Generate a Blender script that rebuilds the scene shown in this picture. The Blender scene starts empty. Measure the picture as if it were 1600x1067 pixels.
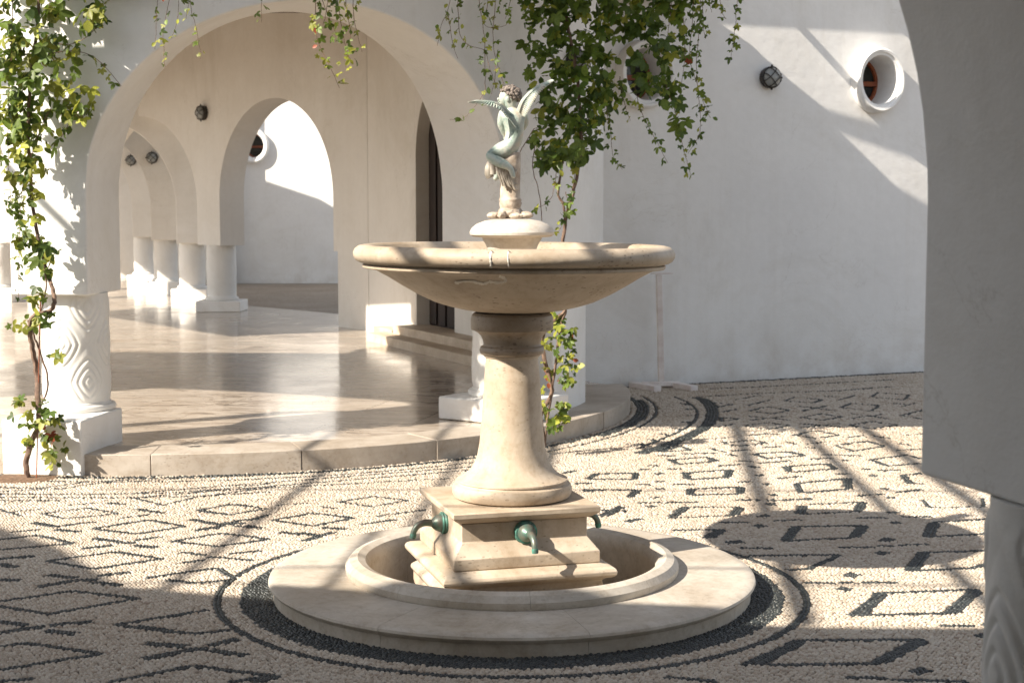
import bpy, bmesh, math, random
import numpy as np
from mathutils import Vector, Matrix, Euler, noise as mnoise
random.seed(7); np.random.seed(7)
S = bpy.context.scene; COL = S.collection
PI = math.pi
# ------------------------------------------------------------------ camera, sky, sun, exposure
F_PX, HOR, CH, CY = 2410.0, 322.0, 1.59, -6.3
TH = math.atan((533.5 - HOR) / F_PX)
cam_d = bpy.data.cameras.new("camera"); cam = bpy.data.objects.new("camera", cam_d); COL.objects.link(cam)
cam_d.sensor_width = 36; cam_d.lens = F_PX / 1600 * 36; cam_d.clip_start = 0.05; cam_d.clip_end = 600
cam.location = (0, CY, CH); cam.rotation_euler = (PI / 2 - TH, 0, 0)
cam_d.dof.use_dof = True; cam_d.dof.focus_distance = 6.2; cam_d.dof.aperture_fstop = 7.0
S.camera = cam
EX, EY, SLOPE = 0.8398, 0.5429, 0.7367           # horizontal travel of the sunlight, and its fall per metre
W = bpy.data.worlds.new("World"); S.world = W; W.use_nodes = True
wn = W.node_tree.nodes; wl = W.node_tree.links
sky = wn.new("ShaderNodeTexSky"); sky.sky_type = 'NISHITA'; sky.sun_disc = False
sky.sun_elevation = math.atan(SLOPE); sky.sun_rotation = math.atan2(-EX, -EY) % (2 * PI)
wn["Background"].inputs[1].default_value = 0.10
hs_ = wn.new('ShaderNodeHueSaturation'); hs_.inputs['Saturation'].default_value = 0.42
wl.new(sky.outputs[0], hs_.inputs['Color']); wl.new(hs_.outputs[0], wn['Background'].inputs[0])
sd = bpy.data.lights.new("sun", 'SUN'); sd.energy = 5.0; sd.angle = math.radians(0.6); sd.color = (1.0, 0.90, 0.77)
sun = bpy.data.objects.new("sun", sd); COL.objects.link(sun); sun.location = (-8, -6, 9)
sun.rotation_euler = Vector((EX, EY, -SLOPE)).to_track_quat('-Z', 'Y').to_euler()
S.view_settings.view_transform = 'Standard'; S.view_settings.look = 'None'
S.view_settings.exposure = 1.12; S.view_settings.gamma = 1.0; S.view_settings.use_curve_mapping = False
S.cycles.max_bounces = 9; S.cycles.diffuse_bounces = 6; S.cycles.caustics_reflective = False; S.cycles.caustics_refractive = False

# ------------------------------------------------------------------ turning photo measurements into places
def ray(px, py):
    u = px - 800; v = 533.5 - py
    return u, F_PX * math.cos(TH) + v * math.sin(TH), -F_PX * math.sin(TH) + v * math.cos(TH)
def up(px, py, z=0.0):
    x, y, d = ray(px, py); t = (z - CH) / d
    return Vector((x * t, CY + y * t, z))
def at(px, py, Y):
    x, y, d = ray(px, py); t = (Y - CY) / y
    return Vector((x * t, Y, CH + d * t))
def back(P, h):                                   # where the sunlight that reaches P crosses the height h
    L = (h - P[2]) / SLOPE
    return (P[0] - EX * L, P[1] - EY * L)
WK, WB = 0.4268, 6.767                            # the courtyard wall: Y = WK*X + WB
def wallpt(px, py):
    x, y, d = ray(px, py); t = (WB - CY) / (y - WK * x)
    return Vector((x * t, CY + y * t, CH + d * t))

# ------------------------------------------------------------------ materials
def new_mat(name):
    m = bpy.data.materials.new(name); m.use_nodes = True
    nt = m.node_tree; b = nt.nodes["Principled BSDF"]
    return m, nt, b
def N(nt, t, **k):
    n = nt.nodes.new(t)
    for a, v in k.items():
        if a in n.inputs: n.inputs[a].default_value = v
        else: setattr(n, a, v)
    return n
def ramp(nt, fac, stops):
    r = nt.nodes.new("ShaderNodeValToRGB"); e = r.color_ramp.elements
    e[0].position, e[0].color = stops[0][0], (*stops[0][1], 1)
    e[1].position, e[1].color = stops[-1][0], (*stops[-1][1], 1)
    for p, c in stops[1:-1]:
        q = e.new(p); q.color = (*c, 1)
    nt.links.new(fac, r.inputs[0]); return r.outputs[0]
def mix(nt, fac, a, b, mode='MIX'):
    n = nt.nodes.new("ShaderNodeMix"); n.data_type = 'RGBA'; n.blend_type = mode
    for i, v in ((0, fac), (6, a), (7, b)):
        if hasattr(v, 'is_linked') or hasattr(v, 'links'): nt.links.new(v, n.inputs[i])
        elif isinstance(v, tuple): n.inputs[i].default_value = (*v, 1)
        else: n.inputs[i].default_value = v
    return n.outputs[2]
def coords(nt, scale=(1, 1, 1), rot=(0, 0, 0), kind="Object"):
    tc = nt.nodes.new("ShaderNodeTexCoord"); mp = nt.nodes.new("ShaderNodeMapping")
    mp.inputs["Scale"].default_value = scale; mp.inputs["Rotation"].default_value = rot
    nt.links.new(tc.outputs[kind], mp.inputs[0]); return mp.outputs[0]
def tex(nt, vec, scale, detail=6, rough=0.55, dist=0.0, out=0):
    n = nt.nodes.new("ShaderNodeTexNoise"); n.inputs["Scale"].default_value = scale
    n.inputs["Detail"].default_value = detail; n.inputs["Roughness"].default_value = rough
    n.inputs["Distortion"].default_value = dist
    nt.links.new(vec, n.inputs["Vector"]); return n.outputs[out]
def bump(nt, b, h, strength, dist=0.01, prev=None):
    n = nt.nodes.new("ShaderNodeBump"); n.inputs["Strength"].default_value = strength; n.inputs["Distance"].default_value = dist
    nt.links.new(h, n.inputs["Height"])
    if prev is not None: nt.links.new(prev, n.inputs["Normal"])
    nt.links.new(n.outputs[0], b.inputs["Normal"]); return n.outputs[0]

def plaster(name, c0, c1, stain=0.0):
    m, nt, b = new_mat(name); v = coords(nt)
    col = ramp(nt, tex(nt, v, 0.9, 5), [(0.35, c0), (0.65, c1)])
    fine = tex(nt, v, 14, 4)
    col = mix(nt, 0.12, col, ramp(nt, fine, [(0.3, (0.7, 0.7, 0.68)), (0.7, (1, 1, 1))]), 'MULTIPLY')
    sm = ramp(nt, tex(nt, v, 0.55, 8, 0.75, 1.2), [(0.36, (0.86, 0.84, 0.80)), (0.52, (1, 1, 1))]); col = mix(nt, 0.5, col, sm, 'MULTIPLY')
    ck = tex(nt, v, 1.1, 10, 0.62, 1.4)
    msk = ramp(nt, tex(nt, v, 0.8, 3), [(0.50, (0, 0, 0)), (0.62, (0.5, 0.5, 0.5))])
    crk = ramp(nt, ck, [(0.4975, (1, 1, 1)), (0.5, (0.68, 0.65, 0.61)), (0.5025, (1, 1, 1))])
    col = mix(nt, msk, col, mix(nt, 1.0, col, crk, 'MULTIPLY'))
    strk = ramp(nt, tex(nt, coords(nt, (9, 9, 0.35)), 1.0, 6, 0.7), [(0.36, (0.80, 0.76, 0.70)), (0.50, (1, 1, 1))])
    col = mix(nt, 0.09, col, strk, 'MULTIPLY')
    if stain:
        g = nt.nodes.new("ShaderNodeNewGeometry"); sp = nt.nodes.new("ShaderNodeSeparateXYZ"); nt.links.new(g.outputs["Position"], sp.inputs[0])
        mr = nt.nodes.new("ShaderNodeMapRange"); mr.inputs["From Min"].default_value = 0.55; mr.inputs["From Max"].default_value = 0.0
        nt.links.new(sp.outputs["Z"], mr.inputs["Value"])
        ml = nt.nodes.new("ShaderNodeMath"); ml.operation = 'MULTIPLY'
        nt.links.new(mr.outputs[0], ml.inputs[0]); nt.links.new(ramp(nt, tex(nt, v, 3.5, 7, 0.7), [(0.42, (0, 0, 0)), (0.7, (1, 1, 1))]), ml.inputs[1])
        m2 = nt.nodes.new("ShaderNodeMath"); m2.operation = 'MULTIPLY'; m2.inputs[1].default_value = stain
        nt.links.new(ml.outputs[0], m2.inputs[0])
        col = mix(nt, m2.outputs[0], col, (0.42, 0.35, 0.28))
    nt.links.new(col, b.inputs["Base Color"]); b.inputs["Roughness"].default_value = 0.75
    n0 = bump(nt, b, tex(nt, v, 2.2, 3), 0.28, 0.03)
    n1 = bump(nt, b, tex(nt, coords(nt, (1, 1, 1.8)), 11, 4, 0.6, 0.5), 0.22, 0.008, n0)
    bump(nt, b, tex(nt, v, 90, 3), 0.14, 0.004, n1)
    return m
M = {}
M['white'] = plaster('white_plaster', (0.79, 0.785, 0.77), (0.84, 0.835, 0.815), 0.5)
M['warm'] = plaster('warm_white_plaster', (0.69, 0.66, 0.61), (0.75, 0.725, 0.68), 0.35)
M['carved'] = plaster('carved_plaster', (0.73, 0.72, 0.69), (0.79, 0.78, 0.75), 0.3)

def stone(name, c0, c1, c2, pits=0.5, rough=0.6, sc=1.0, veins=0.0):
    m, nt, b = new_mat(name); v = coords(nt)
    col = ramp(nt, tex(nt, v, 3.2 * sc, 8, 0.62, 0.4), [(0.28, c0), (0.5, c1), (0.72, c2)])
    vs = coords(nt, (1, 1, 6))
    band = tex(nt, vs, 4 * sc, 6, 0.6, 0.6)
    col = mix(nt, 0.25, col, ramp(nt, band, [(0.35, (0.78, 0.72, 0.64)), (0.6, (1, 1, 1))]), 'MULTIPLY')
    vo = nt.nodes.new("ShaderNodeTexVoronoi"); vo.inputs["Scale"].default_value = 34 * sc; nt.links.new(coords(nt, (1, 1, 2.2)), vo.inputs["Vector"])
    pm = nt.nodes.new("ShaderNodeMath"); pm.operation = 'SUBTRACT'
    nt.links.new(vo.outputs["Distance"], pm.inputs[0]); nt.links.new(ramp(nt, tex(nt, v, 5 * sc, 4), [(0.45, (0, 0, 0)), (0.75, (0.34, 0.34, 0.34))]), pm.inputs[1])
    pit = ramp(nt, pm.outputs[0], [(0.0, (0, 0, 0)), (0.07, (1, 1, 1))])
    inv = nt.nodes.new("ShaderNodeInvert"); nt.links.new(pit, inv.inputs["Color"])
    pf = nt.nodes.new("ShaderNodeMath"); pf.operation = 'MULTIPLY'; pf.inputs[1].default_value = pits; nt.links.new(inv.outputs[0], pf.inputs[0])
    col = mix(nt, pf.outputs[0], col, (0.14, 0.10, 0.07))
    stn = ramp(nt, tex(nt, v, 1.7, 9, 0.72, 0.8), [(0.40, (0.66, 0.60, 0.53)), (0.56, (1, 1, 1))])
    col = mix(nt, 0.55, col, stn, 'MULTIPLY')
    fs = ramp(nt, tex(nt, v, 26, 5, 0.7), [(0.36, (0.72, 0.66, 0.58)), (0.5, (1, 1, 1))]); col = mix(nt, 0.4, col, fs, 'MULTIPLY')
    if veins:
        vein = tex(nt, v, 2.6, 9, 0.7, 2.2)
        col = mix(nt, veins, col, ramp(nt, vein, [(0.46, (1, 1, 1)), (0.5, (0.55, 0.53, 0.52)), (0.54, (1, 1, 1))]), 'MULTIPLY')
    nt.links.new(col, b.inputs["Base Color"])
    b.inputs["Roughness"].default_value = rough
    n1 = bump(nt, b, tex(nt, v, 9 * sc, 6, 0.65), 0.22, 0.012)
    bump(nt, b, pit, 0.5 * pits, 0.006, n1)
    return m
M['cream'] = stone('cream_travertine', (0.45, 0.36, 0.26), (0.55, 0.465, 0.365), (0.63, 0.56, 0.465), 0.4, 0.62)
M['bowl'] = stone('bowl_travertine', (0.35, 0.28, 0.20), (0.46, 0.385, 0.295), (0.55, 0.48, 0.39), 0.6, 0.6)
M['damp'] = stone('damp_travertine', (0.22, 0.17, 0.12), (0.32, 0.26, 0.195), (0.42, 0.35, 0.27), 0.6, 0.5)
M['grey'] = stone('weathered_marble', (0.42, 0.38, 0.32), (0.53, 0.485, 0.42), (0.60, 0.565, 0.505), 0.15, 0.6, 0.8, 0.2)
M['kerb'] = stone('kerb_stone', (0.38, 0.33, 0.275), (0.46, 0.41, 0.35), (0.53, 0.48, 0.42), 0.35, 0.5)
M['limewash'] = stone('limewashed_stone', (0.54, 0.50, 0.43), (0.60, 0.56, 0.50), (0.65, 0.62, 0.57), 0.15, 0.65)

def marble_floor():
    m, nt, b = new_mat('polished_marble'); v = coords(nt, (0.55, 3.4, 1), (0, 0, 0.12))
    a = tex(nt, v, 1.5, 10, 0.68, 1.6)
    col = ramp(nt, a, [(0.30, (0.30, 0.24, 0.19)), (0.42, (0.44, 0.375, 0.31)), (0.54, (0.54, 0.475, 0.40)), (0.7, (0.60, 0.545, 0.475))])
    st = tex(nt, coords(nt, (1.1, 2.6, 1), (0, 0, 0.05)), 1.9, 14, 0.78, 1.9)
    pm_ = ramp(nt, tex(nt, coords(nt), 0.7, 4), [(0.40, (0.15, 0.15, 0.15)), (0.60, (0.9, 0.9, 0.9))])
    col = mix(nt, pm_, col, ramp(nt, st, [(0.40, (0.20, 0.14, 0.10)), (0.46, (0.7, 0.63, 0.56)), (0.51, (1, 1, 1))]), 'MULTIPLY')
    bk = nt.nodes.new("ShaderNodeTexBrick"); bk.inputs["Scale"].default_value = 1.0; bk.inputs["Brick Width"].default_value = 1.1; bk.inputs["Row Height"].default_value = 0.62
    bk.inputs["Mortar Size"].default_value = 0.006; bk.inputs["Color1"].default_value = (1, 1, 1, 1); bk.inputs["Color2"].default_value = (0.86, 0.85, 0.84, 1); bk.inputs["Mortar"].default_value = (0.45, 0.40, 0.35, 1)
    nt.links.new(coords(nt, (1, 1, 1), (0, 0, 0.25)), bk.inputs["Vector"]); col = mix(nt, 0.8, col, bk.outputs["Color"], 'MULTIPLY')
    nt.links.new(col, b.inputs["Base Color"])
    rr = ramp(nt, tex(nt, coords(nt), 2.0, 5), [(0.3, (0.07, 0.07, 0.07)), (0.7, (0.20, 0.20, 0.20))])
    nt.links.new(rr, b.inputs["Roughness"])
    bump(nt, b, tex(nt, coords(nt), 1.6, 3), 0.10, 0.01)
    return m
M['marble'] = marble_floor()

def simple(name, c, rough=0.6, metal=0.0, c2=None, sc=12, bs=0.2, bd=0.003):
    m, nt, b = new_mat(name); v = coords(nt); t = tex(nt, v, sc, 5)
    c2 = c2 or tuple(x * 0.7 for x in c)
    nt.links.new(ramp(nt, t, [(0.35, c2), (0.65, c)]), b.inputs["Base Color"])
    b.inputs["Roughness"].default_value = rough; b.inputs["Metallic"].default_value = metal
    bump(nt, b, t, bs, bd); return m
M['wood'] = simple('rust_red_wood', (0.30, 0.085, 0.03), 0.5, 0, (0.20, 0.05, 0.02))
M['door'] = simple('dark_door_wood', (0.020, 0.009, 0.005), 0.75, 0, (0.012, 0.006, 0.004), 8)
M['beam'] = simple('pergola_wood', (0.22, 0.13, 0.07), 0.7)
M['iron'] = simple('dark_iron', (0.045, 0.04, 0.035), 0.5, 0.3)
M['lampglass'] = simple('frosted_lamp_glass', (0.30, 0.31, 0.30), 0.25, 0, (0.22, 0.23, 0.22), 3, 0.05)
M['glass'] = simple('dark_window_glass', (0.02, 0.022, 0.02), 0.06, 0, (0.012, 0.014, 0.012), 3, 0.02)
M['bronze'] = simple('verdigris_bronze', (0.16, 0.145, 0.12), 0.42, 0.35, (0.08, 0.16, 0.13), 34, 0.4)
M['patina'] = simple('green_bronze_flange', (0.08, 0.27, 0.21), 0.6, 0.15, (0.05, 0.085, 0.07), 42, 0.5)
M['ceil'] = simple('brown_ceiling', (0.22, 0.18, 0.14), 0.8)
M['soil'] = simple('dry_soil', (0.20, 0.12, 0.07), 0.9, 0, (0.10, 0.06, 0.035), 30, 0.8, 0.02)
M['mortar'] = simple('white_mortar', (0.74, 0.70, 0.62), 0.8)
M['bark'] = simple('vine_bark', (0.20, 0.13, 0.09), 0.8, 0, (0.09, 0.055, 0.04), 40, 0.6, 0.006)
M['twig'] = simple('reddish_vine_stem', (0.20, 0.10, 0.05), 0.7, 0, (0.11, 0.06, 0.035), 40)
M['paintpost'] = simple('old_white_paint', (0.78, 0.74, 0.71), 0.6, 0, (0.66, 0.58, 0.55), 9)
M['mortarbed'] = simple('mosaic_mortar_bed', (0.17, 0.14, 0.11), 0.9, 0, (0.09, 0.075, 0.06), 60, 0.8, 0.01)
M['shade'] = simple('shade_panel', (0.33, 0.25, 0.15), 0.8)  # covers the unseen panels added to block the sun

def statue_mat():
    m, nt, b = new_mat('patinated_statue_paint'); v = coords(nt)
    col = ramp(nt, tex(nt, v, 15, 7, 0.66, 0.8), [(0.32, (0.48, 0.41, 0.33)), (0.44, (0.44, 0.45, 0.39)), (0.58, (0.31, 0.39, 0.34)), (0.70, (0.09, 0.13, 0.11))])
    nt.links.new(col, b.inputs["Base Color"]); b.inputs["Roughness"].default_value = 0.42
    bump(nt, b, tex(nt, v, 75, 6), 0.6, 0.004); return m
M['statue'] = statue_mat()
M['statue_stone'] = simple('statue_column_stone', (0.50, 0.43, 0.35), 0.6, 0, (0.27, 0.21, 0.155), 26, 0.8, 0.006)
M['hair'] = simple('weathered_bronze_hair', (0.24, 0.20, 0.17), 0.6, 0, (0.10, 0.08, 0.065), 60, 0.5, 0.003)
M['drape'] = simple('pinkish_drapery', (0.41, 0.37, 0.31), 0.6, 0, (0.21, 0.185, 0.15), 30, 0.4, 0.003)

def pebble_mat(name, stops, rough):
    m, nt, b = new_mat(name)
    a = nt.nodes.new("ShaderNodeAttribute"); a.attribute_name = "tint"
    col = ramp(nt, a.outputs["Fac"], stops)
    v = coords(nt); big = tex(nt, v, 0.9, 5, 0.6)
    col = mix(nt, 0.45, col, ramp(nt, big, [(0.35, (0.72, 0.64, 0.56)), (0.62, (1, 1, 1))]), 'MULTIPLY')
    nt.links.new(col, b.inputs["Base Color"]); b.inputs["Roughness"].default_value = rough
    bump(nt, b, tex(nt, v, 220, 2), 0.15, 0.001); return m
M['pale'] = pebble_mat('pale_pebbles', [(0.0, (0.25, 0.18, 0.13)), (0.25, (0.385, 0.32, 0.25)), (0.6, (0.485, 0.42, 0.34)), (1.0, (0.58, 0.53, 0.455))], 0.5)
M['black'] = pebble_mat('black_pebbles', [(0.0, (0.015, 0.018, 0.018)), (0.6, (0.03, 0.035, 0.036)), (1.0, (0.07, 0.08, 0.078))], 0.42)

def leaf_mat(name, c, c2, tr=0.4):
    m, nt, b = new_mat(name); v = coords(nt)
    oi = nt.nodes.new("ShaderNodeObjectInfo")
    t = tex(nt, coords(nt, kind="Object"), 9, 3)
    col = ramp(nt, t, [(0.3, c2), (0.7, c)])
    hs = nt.nodes.new("ShaderNodeHueSaturation"); nt.links.new(col, hs.inputs["Color"])
    mr = nt.nodes.new("ShaderNodeMapRange"); mr.inputs["To Min"].default_value = 0.6; mr.inputs["To Max"].default_value = 1.35
    nt.links.new(oi.outputs["Random"], mr.inputs["Value"]); nt.links.new(mr.outputs[0], hs.inputs["Value"])
    nt.links.new(hs.outputs[0], b.inputs["Base Color"]); b.inputs["Roughness"].default_value = 0.5
    tl = nt.nodes.new("ShaderNodeBsdfTranslucent"); nt.links.new(hs.outputs[0], tl.inputs[0])
    ms = nt.nodes.new("ShaderNodeMixShader"); ms.inputs[0].default_value = tr
    out = nt.nodes["Material Output"]
    nt.links.new(b.outputs[0], ms.inputs[1]); nt.links.new(tl.outputs[0], ms.inputs[2]); nt.links.new(ms.outputs[0], out.inputs[0])
    return m
LEAFM = [leaf_mat('leaf_green', (0.18, 0.25, 0.035), (0.10, 0.16, 0.024)),
         leaf_mat('leaf_deep_green', (0.10, 0.155, 0.026), (0.055, 0.10, 0.018)),
         leaf_mat('leaf_yellow_green', (0.40, 0.40, 0.06), (0.24, 0.28, 0.04)),
         leaf_mat('leaf_red', (0.36, 0.07, 0.035), (0.24, 0.08, 0.03))]

# ------------------------------------------------------------------ object helpers
def tag(o, label=None, cat=None, group=None, kind=None):
    if label: o["label"] = label
    if cat: o["category"] = cat
    if group: o["group"] = group
    if kind: o["kind"] = kind
    return o
def empty(name, loc=(0, 0, 0), rz=0.0):
    o = bpy.data.objects.new(name, None); COL.objects.link(o); o.location = loc; o.rotation_euler = (0, 0, rz)
    o.empty_display_size = 0.1; return o
def link(name, me, mat=None, parent=None, loc=None):
    o = bpy.data.objects.new(name, me); COL.objects.link(o)
    if mat is not None and not me.materials: me.materials.append(mat)
    if parent is not None: o.parent = parent
    if loc is not None: o.location = loc
    return o
def finish(bm, name, smooth=True, angle=35):
    bmesh.ops.remove_doubles(bm, verts=bm.verts, dist=1e-5)
    bmesh.ops.recalc_face_normals(bm, faces=bm.faces)
    me = bpy.data.meshes.new(name); bm.to_mesh(me); bm.free()
    if smooth:
        me.polygons.foreach_set("use_smooth", [True] * len(me.polygons))
        me.set_sharp_from_angle(angle=math.radians(angle))
    return me
def bevel_mod(o, w=0.008, seg=2, angle=35):
    b = o.modifiers.new("bevel", 'BEVEL'); b.width = w; b.segments = seg; b.limit_method = 'ANGLE'; b.angle_limit = math.radians(angle)
    b.harden_normals = False; return o
def box_bm(bm, c, s, rz=0.0):
    mt = Matrix.Translation(c) @ Matrix.Rotation(rz, 4, 'Z') @ Matrix.Diagonal((*s, 1))
    bmesh.ops.create_cube(bm, size=1.0, matrix=mt)
def box(name, c, s, mat, parent=None, rz=0.0, bev=0.01):
    bm = bmesh.new(); box_bm(bm, (0, 0, 0), s, 0); me = finish(bm, name, True, 30)
    o = link(name, me, mat, parent, c); o.rotation_euler = (0, 0, rz)
    if bev: bevel_mod(o, bev)
    return o
def lathe_bm(bm, prof, n=64, a0=0.0, a1=2 * PI, cap=True):
    full = abs(a1 - a0 - 2 * PI) < 1e-6
    cols = n if full else n + 1
    rows = []
    for i in range(cols):
        a = a0 + (a1 - a0) * i / n
        rows.append([bm.verts.new((r * math.cos(a), r * math.sin(a), z)) for r, z in prof])
    for i in range(n):
        A = rows[i]; B = rows[(i + 1) % cols]
        for j in range(len(prof) - 1):
            try: bm.faces.new((A[j], B[j], B[j + 1], A[j + 1]))
            except ValueError: pass
    if not full and cap:
        for R in (rows[0], rows[-1]):
            try: bm.faces.new(R)
            except ValueError: pass
def lathe(name, prof, mat, parent=None, n=64, loc=None, a0=0.0, a1=2 * PI, angle=35):
    bm = bmesh.new(); lathe_bm(bm, prof, n, a0, a1); return link(name, finish(bm, name, True, angle), mat, parent, loc)
def smooth_poly(pts, k=4):
    P = [Vector(p) for p in pts]; out = []
    for i in range(len(P) - 1):
        p0 = P[max(i - 1, 0)]; p1 = P[i]; p2 = P[i + 1]; p3 = P[min(i + 2, len(P) - 1)]
        for j in range(k):
            t = j / k
            out.append(0.5 * ((2 * p1) + (-p0 + p2) * t + (2 * p0 - 5 * p1 + 4 * p2 - p3) * t * t + (-p0 + 3 * p1 - 3 * p2 + p3) * t ** 3))
    out.append(P[-1]); return out
def tube_bm(bm, pts, rad, n=6):
    pts = [Vector(p) for p in pts]
    rr = rad if callable(rad) else (lambda t: rad)
    rings = []; prev = Vector((0.13, 0.97, 0.2)).normalized()
    for i, p in enumerate(pts):
        d = (pts[min(i + 1, len(pts) - 1)] - pts[max(i - 1, 0)])
        if d.length < 1e-9: d = Vector((0, 0, 1))
        d.normalize(); a = prev - d * prev.dot(d)
        if a.length < 1e-4: a = d.orthogonal()
        a.normalize(); b = d.cross(a); prev = a; r = rr(i / max(1, len(pts) - 1))
        rings.append([bm.verts.new(p + (a * math.cos(2 * PI * k / n) + b * math.sin(2 * PI * k / n)) * r) for k in range(n)])
    for A, B in zip(rings, rings[1:]):
        for k in range(n): bm.faces.new((A[k], A[(k + 1) % n], B[(k + 1) % n], B[k]))
    bm.faces.new(rings[0][::-1]); bm.faces.new(rings[-1])
def tube(name, pts, rad, mat, parent=None, n=6):
    bm = bmesh.new(); tube_bm(bm, pts, rad, n); return link(name, finish(bm, name, True, 60), mat, parent)
def prism(name, poly, z0, z1, mat, parent=None, bev=0):
    bm = bmesh.new(); b = [bm.verts.new((x, y, z0)) for x, y in poly]; t = [bm.verts.new((x, y, z1)) for x, y in poly]
    bm.faces.new(b[::-1]); bm.faces.new(t)
    for i in range(len(poly)):
        j = (i + 1) % len(poly); bm.faces.new((b[i], b[j], t[j], t[i]))
    o = link(name, finish(bm, name, True, 30), mat, parent)
    if bev: bevel_mod(o, bev)
    return o

def arched_wall(name, P, s0, s1, zimp, ztop, openings, solids, mat, parent, ds=0.2, bev=0.012):
    """P(s,k) -> (x,y); k=0 front face, k=1 back face. openings: (centre, half, spring z, rise). solids: (sa, sb, z of the foot)."""
    br = {s0, s1}
    for c, h, zc, H in openings:
        for i in range(49): br.add(round(min(max(c - h * math.cos(PI * i / 48), s0), s1), 6))
    for a, b_, _ in solids: br.add(min(max(a, s0), s1)); br.add(min(max(b_, s0), s1))
    n = max(1, int((s1 - s0) / ds))
    for i in range(n + 1): br.add(s0 + (s1 - s0) * i / n)
    br = sorted(br); ss = [br[0]]
    for q in br[1:]:
        if q - ss[-1] > 1e-4: ss.append(q)
    zcs = openings[0][2] if openings else (zimp + ztop) / 2
    def bottoms(a, b):
        m = (a + b) / 2
        for c, h, zc, H in openings:
            if abs(m - c) < h:
                f = lambda s: zc + H * math.sqrt(max(0.0, 1 - ((s - c) / h) ** 2))
                return f(a), f(b)
        for x, y, z in solids:
            if x < m < y: return z, z
        return zimp, zimp
    bm = bmesh.new()
    def q(*v): 
        try: bm.faces.new([bm.verts.new(x) for x in v])
        except ValueError: pass
    prevb = None
    for a, b in zip(ss, ss[1:]):
        za, zb = bottoms(a, b)
        for k in (0, 1):
            A = P(a, k); B = P(b, k)
            if max(za, zb) < zcs - 1e-6:
                q((*A, za), (*B, zb), (*B, zcs), (*A, zcs)); q((*A, zcs), (*B, zcs), (*B, ztop), (*A, ztop))
            else: q((*A, za), (*B, zb), (*B, ztop), (*A, ztop))
        A0, A1, B0, B1 = P(a, 0), P(a, 1), P(b, 0), P(b, 1)
        q((*A0, za), (*B0, zb), (*B1, zb), (*A1, za)); q((*A0, ztop), (*B0, ztop), (*B1, ztop), (*A1, ztop))
        lo = prevb if prevb is not None else ztop
        if abs(lo - za) > 1e-5:
            l, h = min(lo, za), max(lo, za)
            lv = [l] + ([zcs] if l < zcs - 1e-5 and h > zcs + 1e-5 else []) + [h]
            for z0, z1 in zip(lv, lv[1:]): q((*A0, z0), (*A1, z0), (*A1, z1), (*A0, z1))
        prevb = zb
    A0, A1 = P(s1, 0), P(s1, 1)
    lv = [prevb] + ([zcs] if prevb < zcs - 1e-5 else []) + [ztop]
    for z0, z1 in zip(lv, lv[1:]): q((*A0, z0), (*A1, z0), (*A1, z1), (*A0, z1))
    o = link(name, finish(bm, name, True, 32), mat, parent)
    if bev: bevel_mod(o, bev, 3, 40)
    return o

COLM = {}
def column_mesh(h, r, NA, NZ, n=4, rep=1.55):
    key = (round(h, 3), NA)
    if key in COLM: return COLM[key]
    bm = bmesh.new(); rows = []
    for j in range(NZ + 1):
        t = j / NZ; z = h * t; row = []
        for i in range(NA):
            a = 2 * PI * i / NA
            if t < 0.055: rr = r * (1.13 - 14 * (t - 0.0275) ** 2 * 4)
            elif t < 0.075: rr = r * 0.99
            else:
                u = a * n / (2 * PI); v = t * rep; best = 9
                for du, dv in ((0, 0.1), (0.5, 0.6)):
                    uu = (u + du) % 1 - 0.5; vv = (v + dv) % 1 - 0.5
                    best = min(best, (abs(uu) ** 1.35 + abs(vv) ** 1.35) ** (1 / 1.35))
                g = 0
                for q in (0.09, 0.20, 0.31): g += math.exp(-((best - q) / 0.022) ** 2)
                swell = math.cos(min(best, 0.5) * PI)
                env = max(0.0, min(1, (t - 0.075) / 0.06, (0.97 - t) / 0.05))
                rr = r * (0.955 + env * (0.055 * swell - 0.030 * g))
            row.append(bm.verts.new((rr * math.cos(a), rr * math.sin(a), z)))
        rows.append(row)
    for A, B in zip(rows, rows[1:]):
        for i in range(NA): bm.faces.new((A[i], A[(i + 1) % NA], B[(i + 1) % NA], B[i]))
    bm.faces.new(rows[0][::-1]); bm.faces.new(rows[-1])
    COLM[key] = finish(bm, 'column', True, 60); return COLM[key]
def carved_column(x, y, z0, z1, r, parent, rot=0.0, n=5, mesh=None):
    near = y < 5
    me = column_mesh(z1 - z0, r, 200 if near else 72, 170 if near else 60)
    o = link('column', me, M['carved'], parent, (x, y, z0)); o.rotation_euler = (0, 0, rot)
    return o

# ------------------------------------------------------------------ ground
bm = bmesh.new()
lathe_bm(bm, [(0.80, -0.02), (3.5, -0.0), (40, 0.0), (260, 0.0)], 128)
g = link('ground', finish(bm, 'ground', True, 30), None, None)
def ground_mat():
    m, nt, b = new_mat('pebble_ground'); v = coords(nt)
    vo = nt.nodes.new("ShaderNodeTexVoronoi"); vo.inputs["Scale"].default_value = 44; nt.links.new(v, vo.inputs["Vector"])
    col = ramp(nt, vo.outputs["Distance"], [(0.1, (0.50, 0.43, 0.35)), (0.6, (0.24, 0.20, 0.16))])
    col = mix(nt, 0.5, col, ramp(nt, tex(nt, v, 1.3, 6), [(0.35, (0.6, 0.55, 0.5)), (0.65, (1, 1, 1))]), 'MULTIPLY')
    nt.links.new(col, b.inputs["Base Color"]); b.inputs["Roughness"].default_value = 0.8
    iv = nt.nodes.new("ShaderNodeInvert"); nt.links.new(vo.outputs["Distance"], iv.inputs["Color"])
    bump(nt, b, iv.outputs[0], 0.8, 0.012); return m
M['ground'] = ground_mat(); g.data.materials.append(M['ground']); tag(g, kind='structure')

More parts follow.
